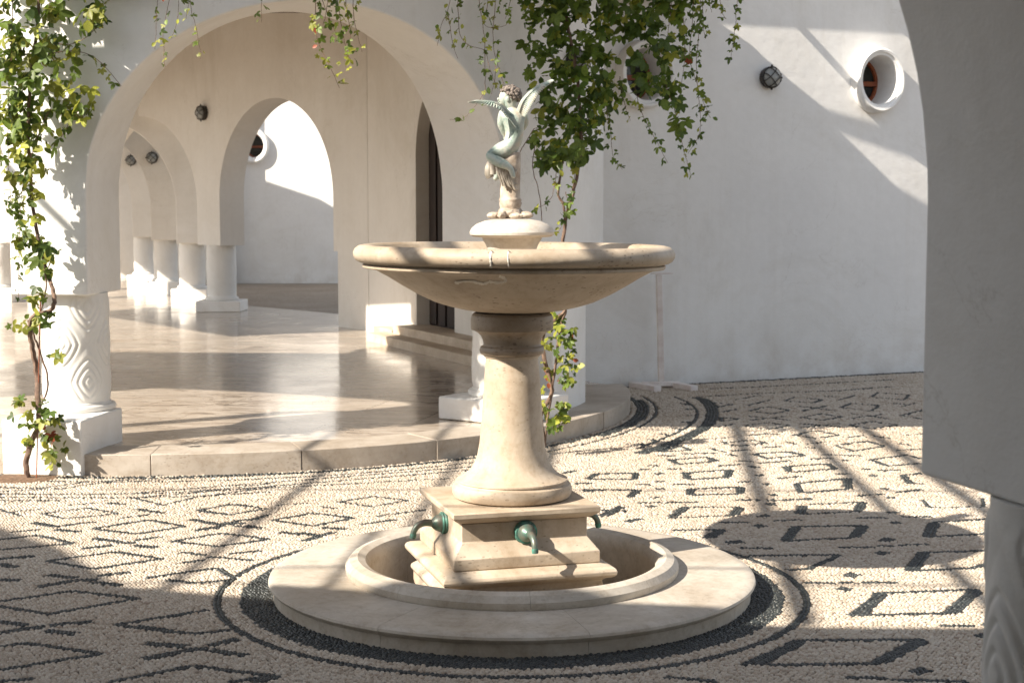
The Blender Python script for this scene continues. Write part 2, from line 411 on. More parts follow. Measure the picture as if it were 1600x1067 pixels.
bm = bmesh.new(); lathe_bm(bm, [(0.90, 0.002), (9.5, 0.002)], 96)
bed = link('mortar_bed', finish(bm, 'mortar_bed', True, 30), M['mortarbed'], None); tag(bed, kind='structure')

# ------------------------------------------------------------------ front arcade (curved) and its raised floor
CX, CYR, RO, RI, PH0, AL, ZC, HC = -2.292, 5.921, 3.007, 2.408, 0.384, 0.466, 1.66, 1.16
ZF, ZIMP, ZTOP = 0.13, 1.055, 3.38
def ringP(s, k): r = RO if k == 0 else RI; return (CX + r * math.sin(s), CYR - r * math.cos(s))
def rp(s, r): return (CX + r * math.sin(s), CYR - r * math.cos(s))
arc = tag(empty('curved_arcade', (*rp(PH0, RO), 0)), 'curved white arcade with a wide round arch behind the fountain', 'arcade')
PW = 0.165
NXT = PH0 - AL - PW - AL
def local(o, par):
    o.parent = par; o.matrix_parent_inverse = Matrix.Translation(-Vector(par.location)) ; return o
def P_(o, par):                                   # parent without moving (parents here carry no rotation)
    o.parent = par; o.location = Vector(o.location) - Vector(par.location); return o
P_(arched_wall('wall', ringP, -1.62, 1.78, ZIMP, ZTOP, [(PH0, AL, ZC, HC), (NXT, AL, ZC, HC)], [], M['white'], None, 0.05), arc)
colmesh = None
pa = PH0 - AL - PW / 2
for (ph, rc, z0, bw, rb, zb0, zb1) in ((pa + 0.015, 2.74, 0.335, 0.50, 2.94, 0.0, 0.335), (0.955, 2.72, 0.285, 0.66, 2.74, ZF, 0.285), (pa - 2 * AL - PW, 2.72, 0.285, 0.62, 2.74, ZF, 0.285)):
    x, y = rp(ph, rc)
    c = carved_column(x, y, z0, ZIMP + 0.002, 0.208, None, ph, mesh=None); P_(c, arc)
    x, y = rp(ph, rb); b = box('base_block', (x, y, (zb0 + zb1) / 2), (bw, bw * (1.22 if zb0 < 0.05 else 0.98), zb1 - zb0), M['white'], None, ph, 0.012); P_(b, arc)
# wall pier that closes the right end of the arcade
P_(arched_wall('pier', lambda s, k: rp(s, 2.94 if k == 0 else 2.5), 1.07, 1.31, ZF - 0.01, ZIMP + 0.001, [], [], M['white'], None, 0.04, 0), arc)

fl = []
for i in range(81):
    a = -1.62 + (1.66 + 1.62) * i / 80; fl.append(rp(a, 3.16))
w1 = up(528, 490, ZF); w2 = up(370, 475, ZF)
fl += [(0.42, 6.90), (-0.9, 11.6), (w1.x, w1.y), (w2.x - 0.1, w2.y), (-5.4, 21.0), (-6.6, 25.0), (-13.5, 25.0), (-10.8, 20.0), (-9.4, 16.5), (-8.4, 14.3), (-5.0, 8.6)]
fo = prism('arcade_floor', fl, -0.05, ZF - 0.004, M['marble']); tag(fo, kind='structure')
ns = 12
for i in range(ns):
    a0 = -1.60 + (1.70 + 1.60) * i / ns + 0.0007; a1 = -1.60 + (1.70 + 1.60) * (i + 1) / ns - 0.0007
    jr = random.uniform(-0.004, 0.004)
    poly = [rp(a0 + (a1 - a0) * k / 6, 3.225 + jr) for k in range(7)] + [rp(a1 - (a1 - a0) * k / 6, 2.86) for k in range(7)]
    o = prism('kerb_stone', poly, -0.03, ZF + random.uniform(-0.0015, 0.0015) + 0.002, M['kerb'], None, 0.004); o.parent = fo

# ------------------------------------------------------------------ inner walls of the hall
def lineP(p0, d, th, side=1):
    d = Vector(d).normalized(); nrm = Vector((-d.y, d.x)) * side
    def P(s, k): v = Vector(p0) + d * s + nrm * (th * k); return (v.x, v.y)
    return P
# wall pierced by the arch that looks into the far court
A0 = (-1.69, 11.85); dA = Vector((-0.60, 0.80))
wa = tag(empty('hall_end_wall', (*A0, 0)), 'shaded inner wall with a tall arch opening onto the sunlit far court', 'wall')
PA = lineP(A0, dA, 0.37, -1)
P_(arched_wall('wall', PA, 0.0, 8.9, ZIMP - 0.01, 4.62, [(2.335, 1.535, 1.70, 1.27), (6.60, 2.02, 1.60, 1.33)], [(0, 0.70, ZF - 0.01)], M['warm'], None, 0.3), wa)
p = Vector(A0) + dA * 4.22 + Vector((0.8, 0.6)) * 0.185
P_(carved_column(p.x, p.y, 0.275, ZIMP - 0.01, 0.208, None, 0.4), wa)
P_(box('base_block', (p.x, p.y, 0.2), (0.62, 0.62, 0.15), M['white'], None, 0.0, 0.012), wa)
# arches of the side aisle, one behind the other
aisle = [
         ((-5.06, 17.0), 1.3, (-0.99, 0.12), 'nearest of the low arches receding down the side aisle', (-4.88, 17.12)),
         ((-5.98, 19.3), 1.3, (-0.99, 0.12), 'middle one of the arches receding down the side aisle, with a round lamp', (-5.80, 19.42)),
         ((-6.90, 21.8), 1.3, (-0.99, 0.12), 'farthest of the arches receding down the side aisle, with a round lamp', (-6.74, 21.92))]
AN = []
for i, (p0, half, d, lab, cp) in enumerate(aisle):
    w = tag(empty('aisle_arch', (*p0, 0)), lab, 'arch', 'arches across the side aisle'); AN.append(w)
    dv = Vector(d).normalized(); st = Vector(p0) - dv * 0.60
    off = 0.60
    P = lineP(st, d, 0.35, -1)
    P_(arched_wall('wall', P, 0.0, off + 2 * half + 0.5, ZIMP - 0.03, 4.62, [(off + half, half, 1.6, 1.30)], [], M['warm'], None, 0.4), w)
    ends = [Vector(p0) + dv * (2 * half + 0.25)]
    if cp: ends.append(Vector(cp))
    for e_ in ends:
        P_(carved_column(e_.x, e_.y + 0.12, ZF + 0.21, ZIMP - 0.03, 0.2, None, 0.3 * i), w)
        P_(box('base_block', (e_.x + 0.03, e_.y + 0.12, ZF + 0.10), (0.56, 0.56, 0.22), M['white'], None, -0.12, 0.012), w)
ew = box('aisle_end_wall', (-9.0, 25.2, 2.3), (6.5, 0.3, 4.6), M['warm'], None, 0, 0); tag(ew, 'pale end wall closing the side aisle at far left', 'wall')

# wall with the arched doorway and its steps
D0 = (-1.69, 11.85); dD = Vector((0.41, -0.912)).normalized(); nD = Vector((0.912, 0.41)).normalized()
wd = tag(empty('doorway_wall', (*D0, 0)), 'inner wall with a tall narrow arched doorway behind the bowl', 'wall')
PD = lineP(D0, dD, 0.30, 1)
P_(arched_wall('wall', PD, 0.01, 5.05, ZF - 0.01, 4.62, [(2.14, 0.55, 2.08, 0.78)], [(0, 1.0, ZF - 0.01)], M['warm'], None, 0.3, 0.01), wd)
def dpt(t, k): v = Vector(D0) + dD * t + nD * k; return (v.x, v.y)
dr = prism('door_panel', [dpt(1.57, 0.16), dpt(2.72, 0.16), dpt(2.72, 0.21), dpt(1.57, 0.21)], 0.30, 2.9, M['door']); P_(dr, wd)
for t in (1.72, 1.98, 2.24, 2.50):
    q_ = prism('door_board', [dpt(t - 0.10, 0.14), dpt(t + 0.10, 0.14), dpt(t + 0.10, 0.158), dpt(t - 0.10, 0.158)], 0.32, 2.75, M['door'], None, 0.004); P_(q_, wd)
for i, (t0, t1, kk, z1) in enumerate(((0.85, 1.45, -0.24, 0.25), (1.25, 4.7, -0.46, 0.215), (1.50, 4.6, -0.24, 0.305))):
    q_ = prism('step_stone', [dpt(t0, kk), dpt(t1, kk), dpt(t1, 0.0 if i != 2 else 0.155), dpt(t0, 0.0 if i != 2 else 0.155)], ZF - 0.02 - 0.01 * i, z1, M['cream'], None, 0.01); P_(q_, wd)

# ceilings / roofs
roof = [rp(-1.62 + 3.4 * i / 40, 3.1) for i in range(41)] + [(1.44, 7.3), (1.44, 7.36), (0.2, 6.9), (0.3, 8.6), (-1.0, 12.4), (-3.3, 15.6), (-5.2, 20.6), (-6.6, 25.6), (-13.2, 25.6), (-10.5, 21.0), (-9.1, 17.1), (-8.15, 14.5), (-4.6, 8.9)]
low = [rp(-1.62 + 3.4 * i / 40, 3.1) for i in range(41)] + [(1.44, 7.3), (1.44, 7.36), (0.2, 6.9), (0.2, 8.2), (-4.6, 8.2), (-5.3, 7.0)]
ro = prism('ceiling', low, ZTOP - 0.012, 3.52, M['ceil']); tag(ro, kind='structure')
hall = [(0.2, 8.0), (0.35, 8.6), (-1.0, 12.4), (-3.3, 15.6), (-5.2, 20.3), (-7.35, 23.3), (-13.2, 25.6), (-10.5, 21.0), (-9.1, 17.1), (-8.15, 14.5), (-4.6, 8.3), (-4.4, 8.0)]
ro = prism('ceiling', hall, 4.6, 4.72, M['ceil']); tag(ro, kind='structure')
for A_, B_ in zip(hall[6:11] + [hall[0]], hall[7:12] + [hall[11]]):
    A_ = Vector(A_); B_ = Vector(B_); n_ = Vector((-(B_ - A_).y, (B_ - A_).x)).normalized() * 0.1
    up_ = prism('unseen_upper_wall', [tuple(A_), tuple(B_), tuple(B_ + n_), tuple(A_ + n_)], 3.58 if abs(A_.x + 8.15) < 0.01 else (3.37 if A_.x < 0 else 3.5), 4.61, M['white']); tag(up_, kind='structure')  # unseen strips; the left ones are added to limit sun entering the hall

# ------------------------------------------------------------------ far court wall seen through the arch
OV = 0.88
def wall_with_holes(name, P0, d, L, H, th, holes, mat, parent=None):
    """holes: (s, z, r) circular openings right through."""
    d = Vector(d).normalized(); nr = Vector((-d.y, d.x)) * -1     # nr points at the viewer side
    def pt(s, z, k): v = Vector(P0) + d * s - nr * (th * k); return (v.x, v.y, z)
    bm = bmesh.new(); holes = sorted(holes); n = 64
    def q(vs, k): 
        bm.faces.new([bm.verts.new(pt(s, z, k)) for s, z in vs])
    for k in (0, 1):
        cur = 0.0
        for s, z, r in holes:
            a = r * 1.6
            if s - a > cur:
                for u0, u1 in ((0, z - a), (z - a, z + a), (z + a, H)): q([(cur, u0), (s - a, u0), (s - a, u1), (cur, u1)], k)
            q([(s - a, 0), (s + a, 0), (s + a, z - a), (s - a, z - a)], k); q([(s - a, z + a), (s + a, z + a), (s + a, H), (s - a, H)], k)
            for i in range(n):
                t0, t1 = 2 * PI * i / n, 2 * PI * (i + 1) / n
                def sq(t):
                    c, w_ = math.cos(t), math.sin(t); m = max(abs(c), abs(w_)); return (s + a * c / m, z + a * w_ / m)
                q([(s + OV * r * math.cos(t0), z + r * math.sin(t0)), sq(t0), sq(t1), (s + OV * r * math.cos(t1), z + r * math.sin(t1))], k)
            cur = s + a
        for u0, u1 in ((0, z - a), (z - a, z + a), (z + a, H)): q([(cur, u0), (L, u0), (L, u1), (cur, u1)], k)
    for s, z, r in holes:
        for i in range(n):
            t0, t1 = 2 * PI * i / n, 2 * PI * (i + 1) / n
            bm.faces.new([bm.verts.new(pt(s + OV * r * math.cos(t), z + r * math.sin(t), k)) for t, k in ((t0, 0), (t1, 0), (t1, 1), (t0, 1))])
    for vs in ([(0, 0), (0, H)], [(L, 0), (L, H)], [(0, H), (L, H)]):
        (s0, z0), (s1, z1) = vs
        bm.faces.new([bm.verts.new(pt(*x)) for x in ((s0, z0, 0), (s1, z1, 0), (s1, z1, 1), (s0, z0, 1))])
    return link(name, finish(bm, name, False), mat, parent)
def round_window(P, ang, r, depth, parent, r_out, bar=True):
    """moulding proud of the wall, wooden frame, bar and pane set back; faces local -Y."""
    e_ = empty('round_window', P, ang); 
    e_.parent = parent; e_.location = Vector(P) - Vector(parent.location)
    e_.scale = (OV, 1, 1)
    R = Matrix.Rotation(PI / 2, 4, 'X')
    def lt(name, prof, mat, y=0.0, n=56):
        bm = bmesh.new(); lathe_bm(bm, prof, n); bmesh.ops.transform(bm, matrix=Matrix.Translation((0, y, 0)) @ R, verts=bm.verts)
        return link(name, finish(bm, name, True, 40), mat, e_)
    w = r_out - r
    lt('moulding', [(r, 0.0), (r, 0.085), (r + w * 0.12, 0.105), (r + w * 0.38, 0.108), (r + w * 0.48, 0.122), (r + w * 0.72, 0.126), (r + w * 0.94, 0.108), (r + w, 0.07), (r + w, -0.01)], M['white'])
    lt('frame', [(r + 0.01, 0.0), (r + 0.01, 0.04), (r - 0.028, 0.04), (r - 0.03, 0.03), (r - 0.03, 0.0)], M['wood'], depth)
    lt('pane', [(0.0001, 0.014), (r - 0.01, 0.014), (r - 0.01, 0.0), (0.0001, 0.0)], M['glass'], depth)
    if bar:
        bm = bmesh.new(); box_bm(bm, (0, depth - 0.026, -0.01), (2 * r - 0.03, 0.036, 0.046)); o = link('glazing_bar', finish(bm, 'glazing_bar', True, 30), M['wood'], e_); bevel_mod(o, 0.004)
    return e_
def cage_lamp(P, ang, label, R=0.105, grp='round caged wall lamps'):
    """round bulkhead lamp; local -Y points away from the wall."""
    e_ = empty('caged_wall_lamp', P, ang); tag(e_, label, 'wall lamp', grp)
    Rm = Matrix.Rotation(PI / 2, 4, 'X')
    def lt(name, prof, mat):
        bm = bmesh.new(); lathe_bm(bm, prof, 40); bmesh.ops.transform(bm, matrix=Rm, verts=bm.verts); return link(name, finish(bm, name, True, 40), mat, e_)
    lt('housing', [(0.0001, 0.0), (R * 0.92, 0.0), (R * 0.97, 0.02), (R, 0.05), (R, 0.068), (R * 0.9, 0.072), (R * 0.86, 0.06), (0.0001, 0.055)], M['iron'])
    lt('lens', [(R * 0.87, 0.058), (R * 0.84, 0.085), (R * 0.66, 0.105), (R * 0.35, 0.117), (0.0001, 0.121)], M['lampglass'])
    bm = bmesh.new()
    def dome(x, z):
        q = math.hypot(x, z) / (R * 0.95); return -(0.075 + 0.055 * math.sqrt(max(0, 1 - q * q)))
    for off in (-0.42, 0.0, 0.42) if False else (-0.36, 0.36):
        for sgn in (1, -1):
            o_ = off * R; h = math.sqrt((R * 0.95) ** 2 - o_ ** 2); pts = []
            for i in range(13):
                t = -h + 2 * h * i / 12; a = PI / 4 * sgn
                x = t * math.cos(a) - o_ * math.sin(a); z = t * math.sin(a) + o_ * math.cos(a); pts.append((x, dome(x, z), z))
            tube_bm(bm, pts, 0.0042, 5)
    bmesh.ops.create_cube(bm, size=0.001, matrix=Matrix.Translation((0, -0.07, 0)))
    link('cage', finish(bm, 'cage', True, 60), M['iron'], e_)
    for k in range(4):
        bm = bmesh.new(); a = PI / 2 * k; bmesh.ops.create_uvsphere(bm, u_segments=8, v_segments=6, radius=0.011)
        link('screw_lug', finish(bm, 'screw_lug', True, 60), M['iron'], e_, (R * 1.05 * math.cos(a), -0.062, R * 1.05 * math.sin(a)))
    return e_

FP = at(396, 228, 25.45)
far = tag(empty('far_court_wall', (-14, 25.5, 0)), 'sunlit white court wall with a round window seen through the tall inner arch', 'wall')
ow = wall_with_holes('wall', (-14, 25.5), (1, 0), 22, 4.4, 0.5, [(FP.x + 14, FP.z, 0.24)], M['white'], None); P_(ow, far)
round_window((FP.x, 25.5, FP.z), 0, 0.24, 0.3, far, 0.36)

# ------------------------------------------------------------------ courtyard wall on the right
WD = Vector((1, WK)).normalized(); WANG = math.atan2(WK, 1)
W0 = Vector((0.16, WB + WK * 0.16))
cw = tag(empty('courtyard_wall', (W0.x, W0.y, 0)), 'tall white courtyard wall with two round windows on the right', 'wall')
p1 = wallpt(1003, 117); p2 = wallpt(1366, 127); sl = lambda p: (Vector((p.x, p.y)) - W0).length
RIN = 0.222
P_(wall_with_holes('wall', W0, WD, 7.5, 3.9, 0.5, [(sl(p1), p1.z, RIN), (sl(p2), p2.z, RIN)], M['white'], None), cw)
for p in (p1, p2): round_window((p.x, p.y, p.z), WANG, RIN, 0.25, cw, 0.30)
nv = Vector((WD.y, -WD.x))
c0 = W0 + nv * 0.165; c1 = W0 + WD * 7.5 + nv * 0.165; c2 = W0 + WD * 7.5 - nv * 0.55; c3 = W0 - nv * 0.55
P_(prism('coping', [tuple(c0), tuple(c1), tuple(c2), tuple(c3)], 3.902, 4.0, M['white']), cw)
p = wallpt(1200, 122); cage_lamp((p.x, p.y, p.z), WANG, 'round caged wall lamp left of the sunlit round window on the courtyard wall', 0.098)
# lamp on the hall wall, above the carved column
def on_plane(px, py, P0, d):                       # ray meets the vertical plane through P0 along d
    x, y, z = ray(px, py); d = Vector(d); nn = Vector((-d.y, d.x)); t = (nn.dot(Vector(P0)) - nn.y * CY) / (nn.x * x + nn.y * y)
    return Vector((x * t, CY + y * t, CH + z * t))
p = on_plane(320, 177, A0, dA); cage_lamp(p, math.atan2(-0.8, 0.6) , 'round dark caged lamp high on the shaded hall wall, left of the tall arch', 0.105)
p = on_plane(239, 247, (-5.98, 19.3), (-0.99, 0.12)); cage_lamp(p, -0.12, 'small round lamp on the aisle arches, right one of the two', 0.095)
p = on_plane(206, 251, (-6.90, 21.8), (-0.99, 0.12)); cage_lamp(p, -0.12, 'small round lamp on the aisle arches, left one of the two', 0.095)
ph = 1.12; x, y = rp(ph, RO); cage_lamp((x, y, at(850, 100, y).z), ph, 'round lamp on the arcade wall hidden behind the hanging vine', 0.10)

# slim white stand leaning against the courtyard wall
ps = tag(empty('white_stand', (1.30, 7.08, 0)), 'slim white wooden post on two feet against the courtyard wall', 'stand')
box('crossbar', (0, 0, 0.045), (0.34, 0.05, 0.04), M['paintpost'], ps, 0.15, 0.004)
box('foot', (-0.15, -0.10, 0.028), (0.075, 0.40, 0.055), M['paintpost'], ps, 0.5, 0.004)
box('foot', (0.17, -0.05, 0.028), (0.075, 0.40, 0.055), M['paintpost'], ps, 0.5, 0.004)
pm = box('post', (-0.012, 0, 0.53), (0.05, 0.045, 0.94), M['paintpost'], ps, 0.15, 0.004); pm.rotation_euler = (0, -0.03, 0.15)
box('top_arm', (0.0, 0, 1.008), (0.20, 0.018, 0.012), M['paintpost'], ps, 0.15, 0.002)

# ------------------------------------------------------------------ near arcade (the camera stands under it)
na = tag(empty('near_arcade', (0, -3.3, 0)), 'grey shaded arch pier close to the camera on the right', 'arcade')
def nearP(s, k):
    y = -3.27 - 0.56 * k
    return (s + (0.166 * k if 0.3 < s < 1.4 else 0), y)
P_(arched_wall('wall', nearP, -5.0, 6.2, 1.06, 3.26, [(-0.49, 1.30, 1.60, 1.24), (-3.64, 1.30, 1.60, 1.24), (2.66, 1.30, 1.60, 1.24)], [], M['white'], None, 0.5), na)
for x in (1.085, -2.065, 4.2):
    P_(carved_column(x, -3.52, 0.30, 1.058, 0.212, None, 0.17), na)
    P_(box('base_block', (x, -3.55, 0.15), (0.6, 0.6, 0.30), M['white'], None, 0, 0.012), na)
re_ = [(-6.6, -1.05), (-5.95, -1.75), (-5.5, -2.45), (-5.07, -2.60), (-4.2, -2.85), (-3.33, -3.0), (-2.65, -3.09), (-2.08, -3.1), (6.5, -3.1), (6.5, -10), (-9, -10), (-9, -3.5)]
P_(prism('roof', re_, 3.25, 3.40, M['white']), na)
bw = box('rear_wall', (-1.0, -9.7, 1.62), (15, 0.3, 3.24), M['white'], None, 0, 0); tag(bw, 'plain white wall behind the camera', 'wall')
bw = box('side_wall', (-7.3, -6.3, 1.62), (0.3, 6.4, 3.24), M['white'], None, 0, 0); tag(bw, 'plain white wall left of the camera', 'wall')

# ------------------------------------------------------------------ unseen pergola over the courtyard, with panels added to cast shadows
pg = tag(empty('pergola', (0, 2.1, 3.6)), 'wooden pergola with reed panels added unseen above the courtyard', 'pergola')
PZ = 3.6
def pe(X): return 6.93 + 0.13 * (X - 1.48) if X < 1.63 else 6.95 + 0.30 * (X - 1.63)
P_(prism('shade_panel', [(-3.6, 2.1), (1.75, 2.1), (1.75, pe(1.75)), (1.63, pe(1.63)), (1.48, pe(1.48)), (1.43, 7.22), (-3.6, 7.22)], PZ + 0.01, PZ + 0.05, M['shade']), pg)  # unseen panel, added and cut so its edges cast the courtyard shadows
lo_ = [back(wallpt(*q), PZ) for q in ((1452, 255), (1400, 238), (1316, 208))]; hi_ = [back(wallpt(*q), PZ) for q in ((1205, 100), (1232, 126), (1290, 172), (1345, 188), (1400, 203), (1452, 228))]
P_(prism('edge_shade_beam', [(1.40, 7.05)] + lo_[::-1] + [(6.8, lo_[0][1] + 0.32 * (6.8 - lo_[0][0])), (6.8, hi_[-1][1] + 0.32 * (6.8 - hi_[-1][0]))] + hi_[::-1] + [(1.40, 7.20)], PZ - 0.01, PZ + 0.01, M['beam']), pg)  # unseen beam, its outline shaped to cast the dark band on the wall
P_(prism('shade_panel', [(-4.65, 2.45), (-4.9, 2.72), (-6.0, 3.24), (-7.06, 3.58), (-8.6, 4.1), (-8.6, 6.6), (-5.4, 6.4)], PZ + 0.01, PZ + 0.05, M['shade']), pg)  # unseen panel added to cut short the sun on the arcade floor
P_(prism('shade_panel', [(-5.1, 9.7), (-6.9, 8.6), (-9.6, 12.4), (-8.9, 13.8), (-7.6, 14.0), (-7.1, 13.3), (-6.1, 11.5)], 3.40, 3.44, M['shade']), pg)  # unseen panel added to keep sun off the hall floor
def beam(p, q, w, z=PZ, h=0.035):
    w *= 0.62
    p = Vector(p); q = Vector(q); d = (q - p).normalized(); n_ = Vector((-d.y, d.x)) * w / 2
    P_(prism('beam', [tuple(p - n_), tuple(q - n_), tuple(q + n_), tuple(p + n_)], z - h / 2, z + h / 2, M['beam']), pg)
for a, b in (((1240, 52), (1340, 160)), ((1400, 55), (1452, 108))):
    A = Vector(back(wallpt(*a), PZ)); B = Vector(back(wallpt(*b), PZ)); d = (B - A)
    beam(A - d * 0.6, B + d * 0.5, 0.09, PZ + 0.12)
for xa, xb, w in ((-5.6, -5.0, 0.06), (-4.75, -4.3, 0.04), (-4.15, -3.75, 0.09), (-2.98, -2.47, 0.12), (-2.2, -2.04, 0.09), (-1.66, -1.58, 0.11), (-0.9, -0.85, 0.1), (0.0, 0.0, 0.1), (1.0, 1.0, 0.1), (2.2, 2.2, 0.1), (3.6, 3.6, 0.1)):
    beam((xa, -3.2), (xb, 2.15), w)
for yy in (-2.69, -0.54): beam((-6.5, yy + 0.1), (5, yy - 0.05), 0.022, PZ + 0.07, 0.02)
beam((-5.4, 2.1), (7, 2.1), 0.1, PZ - 0.02)
for x in (-5.45, 6.9): P_(box('post', (x, 2.1, 1.78), (0.12, 0.12, 3.56), M['beam'], None, 0, 0.005), pg)

# ------------------------------------------------------------------ fountain
ft = tag(empty('fountain', (0, 0, 0)), 'cream stone fountain with a wide bowl on a column, square plinth and round basin', 'fountain')
NR = 8
for i in range(NR):
    a0 = 2 * PI * i / NR + 0.28 + 0.0008; a1 = 2 * PI * (i + 1) / NR + 0.28 - 0.0008
    lathe('ring_stone', [(0.60, -0.21), (0.60, 0.092), (0.70, 0.094), (0.955, 0.090), (0.985, 0.088), (0.998, 0.081), (1.001, 0.072), (0.996, 0.063), (0.986, 0.060), (0.984, 0.055), (0.981, 0.052), (0.980, -0.04)], M['grey'], ft, 22, None, a0, a1)
for i in range(NR):
    a0 = 2 * PI * i / NR + 0.10 + 0.0008; a1 = 2 * PI * (i + 1) / NR + 0.10 - 0.0008
    lathe('coping_stone', [(0.598, -0.21), (0.592, 0.095), (0.592, 0.122), (0.606, 0.145), (0.638, 0.156), (0.670, 0.146), (0.688, 0.122), (0.688, 0.100), (0.686, 0.0945)], M['grey'], ft, 22, None, a0, a1)
lathe('basin_floor', [(0.0001, -0.20), (0.61, -0.20), (0.61, -0.23), (0.0001, -0.23)], M['kerb'], ft, 48)
PA_ = math.radians(16)
def square_stack(name, lv, mat, parent):
    lv = [(h * 1.055, z) for h, z in lv]
    bm = bmesh.new(); rows = []
    for h, z in lv: rows.append([bm.verts.new((sx * h, sy * h, z)) for sx, sy in ((-1, -1), (1, -1), (1, 1), (-1, 1))])
    for A, B in zip(rows, rows[1:]):
        for i in range(4): bm.faces.new((A[i], A[(i + 1) % 4], B[(i + 1) % 4], B[i]))
    bm.faces.new(rows[0][::-1]); bm.faces.new(rows[-1])
    o = link(name, finish(bm, name, True, 25), mat, parent, (-0.02, 0, 0)); o.rotation_euler = (0, 0, PA_); bevel_mod(o, 0.0035, 2, 25); return o
square_stack('plinth_cap', [(0.250, 0.3465), (0.262, 0.352), (0.277, 0.362), (0.287, 0.372), (0.288, 0.392), (0.284, 0.3945)], M['cream'], ft)
square_stack('plinth', [(0.285, 0.166), (0.287, 0.172), (0.287, 0.214), (0.283, 0.218), (0.249, 0.266), (0.247, 0.270), (0.247, 0.345)], M['cream'], ft)
square_stack('plinth_base', [(0.31, -0.20), (0.31, 0.03), (0.32, 0.045), (0.318, 0.06), (0.296, 0.078), (0.293, 0.095), (0.305, 0.106), (0.325, 0.112), (0.337, 0.122), (0.340, 0.136), (0.335, 0.148), (0.322, 0.156), (0.300, 0.160), (0.285, 0.1645)], M['cream'], ft)
col_prof = [(0.0001, 0.3955), (0.225, 0.3955), (0.240, 0.402), (0.2475, 0.418), (0.2475, 0.436), (0.240, 0.452), (0.228, 0.458), (0.226, 0.462), (0.230, 0.466), (0.229, 0.472),
            (0.212, 0.478), (0.190, 0.492), (0.172, 0.510), (0.156, 0.535), (0.143, 0.570), (0.134, 0.62), (0.1285, 0.68), (0.124, 0.75), (0.1185, 0.83), (0.1130, 0.90), (0.108, 0.962), (0.108, 0.972), (0.114, 0.976), (0.115, 0.982)]
lathe('column', col_prof, M['cream'], ft, 80, None, angle=28)
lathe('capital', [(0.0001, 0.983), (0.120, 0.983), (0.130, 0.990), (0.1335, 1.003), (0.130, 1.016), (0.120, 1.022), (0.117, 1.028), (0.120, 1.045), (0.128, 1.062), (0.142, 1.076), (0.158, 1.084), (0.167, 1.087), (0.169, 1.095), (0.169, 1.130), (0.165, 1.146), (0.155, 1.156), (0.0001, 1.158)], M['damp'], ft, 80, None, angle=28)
bowl_prof = [(0.0001, 1.1585), (0.13, 1.1585), (0.16, 1.162), (0.21, 1.170), (0.27, 1.184), (0.33, 1.203), (0.40, 1.236), (0.46, 1.270), (0.515, 1.304), (0.56, 1.328), (0.583, 1.336), (0.612, 1.338), (0.616, 1.342), (0.616, 1.352), (0.606, 1.356), (0.607, 1.361),
             (0.630, 1.362), (0.644, 1.370), (0.6535, 1.385), (0.6545, 1.400), (0.648, 1.416), (0.634, 1.427), (0.612, 1.432), (0.585, 1.430), (0.568, 1.422), (0.556, 1.408), (0.50, 1.378), (0.40, 1.345), (0.25, 1.322), (0.0001, 1.318)]
bw_ = lathe('bowl', bowl_prof, M['bowl'], ft, 128, None, angle=30); bw_.rotation_euler = (0, math.radians(0.35), 0)
lathe('finial', [(0.0001, 1.31), (0.100, 1.31), (0.094, 1.36), (0.093, 1.385), (0.098, 1.41), (0.108, 1.435), (0.120, 1.455), (0.122, 1.462), (0.160, 1.466), (0.172, 1.474), (0.173, 1.484), (0.165, 1.500), (0.145, 1.517), (0.112, 1.530), (0.07, 1.537), (0.0001, 1.539)], M['limewash'], ft, 72, None, angle=30)
# repaired crack on the bowl
def bowl_surface(a, z):
    pr = [p for p in bowl_prof[1:22]]
    for (r0, z0), (r1, z1) in zip(pr, pr[1:]):
        if z0 <= z <= z1 + 1e-9: r = r0 + (r1 - r0) * ((z - z0) / max(1e-6, z1 - z0)); return Vector((r * math.cos(a), r * math.sin(a), z))
    return Vector((0.65 * math.cos(a), 0.65 * math.sin(a), z))
def seam(pts, rad):
    """thin smear of mortar lying on the bowl"""
    bm = bmesh.new(); P = smooth_poly([(a, z, 0) for a, z in pts], 8); prev = None
    for i, v in enumerate(P):
        d = (P[min(i + 1, len(P) - 1)] - P[max(i - 1, 0)]); d.x *= 0.5; d.normalize(); w = rad * random.uniform(0.6, 1.4); row = []
        for q in (-1, -0.4, 0.4, 1):
            b_ = bowl_surface(v.x - d.y * w * q / 0.5, v.y + d.x * w * q); k = 1.0035 if abs(q) < 0.9 else 1.0005
            row.append(bm.verts.new((b_.x * k, b_.y * k, b_.z)))
        if prev:
            for a_, b2, c_, d_ in zip(prev, prev[1:], row[1:], row): bm.faces.new((a_, b2, c_, d_))
        prev = row
    return link('mortar_seam', finish(bm, 'mortar_seam', True, 80), M['mortar'], ft)
ac = -PI / 2
seam([(ac - 0.118, 1.428), (ac - 0.122, 1.40), (ac - 0.118, 1.375), (ac - 0.125, 1.362)], 0.0035)
seam([(ac - 0.02, 1.428), (ac - 0.022, 1.40), (ac - 0.018, 1.364)], 0.0018)
seam([(ac - 0.085, 1.330), (ac - 0.055, 1.322), (ac - 0.045, 1.310), (ac - 0.10, 1.303), (ac - 0.16, 1.306), (ac - 0.21, 1.298), (ac - 0.25, 1.301), (ac - 0.30, 1.307), (ac - 0.37, 1.306), (ac - 0.44, 1.298)], 0.0055)
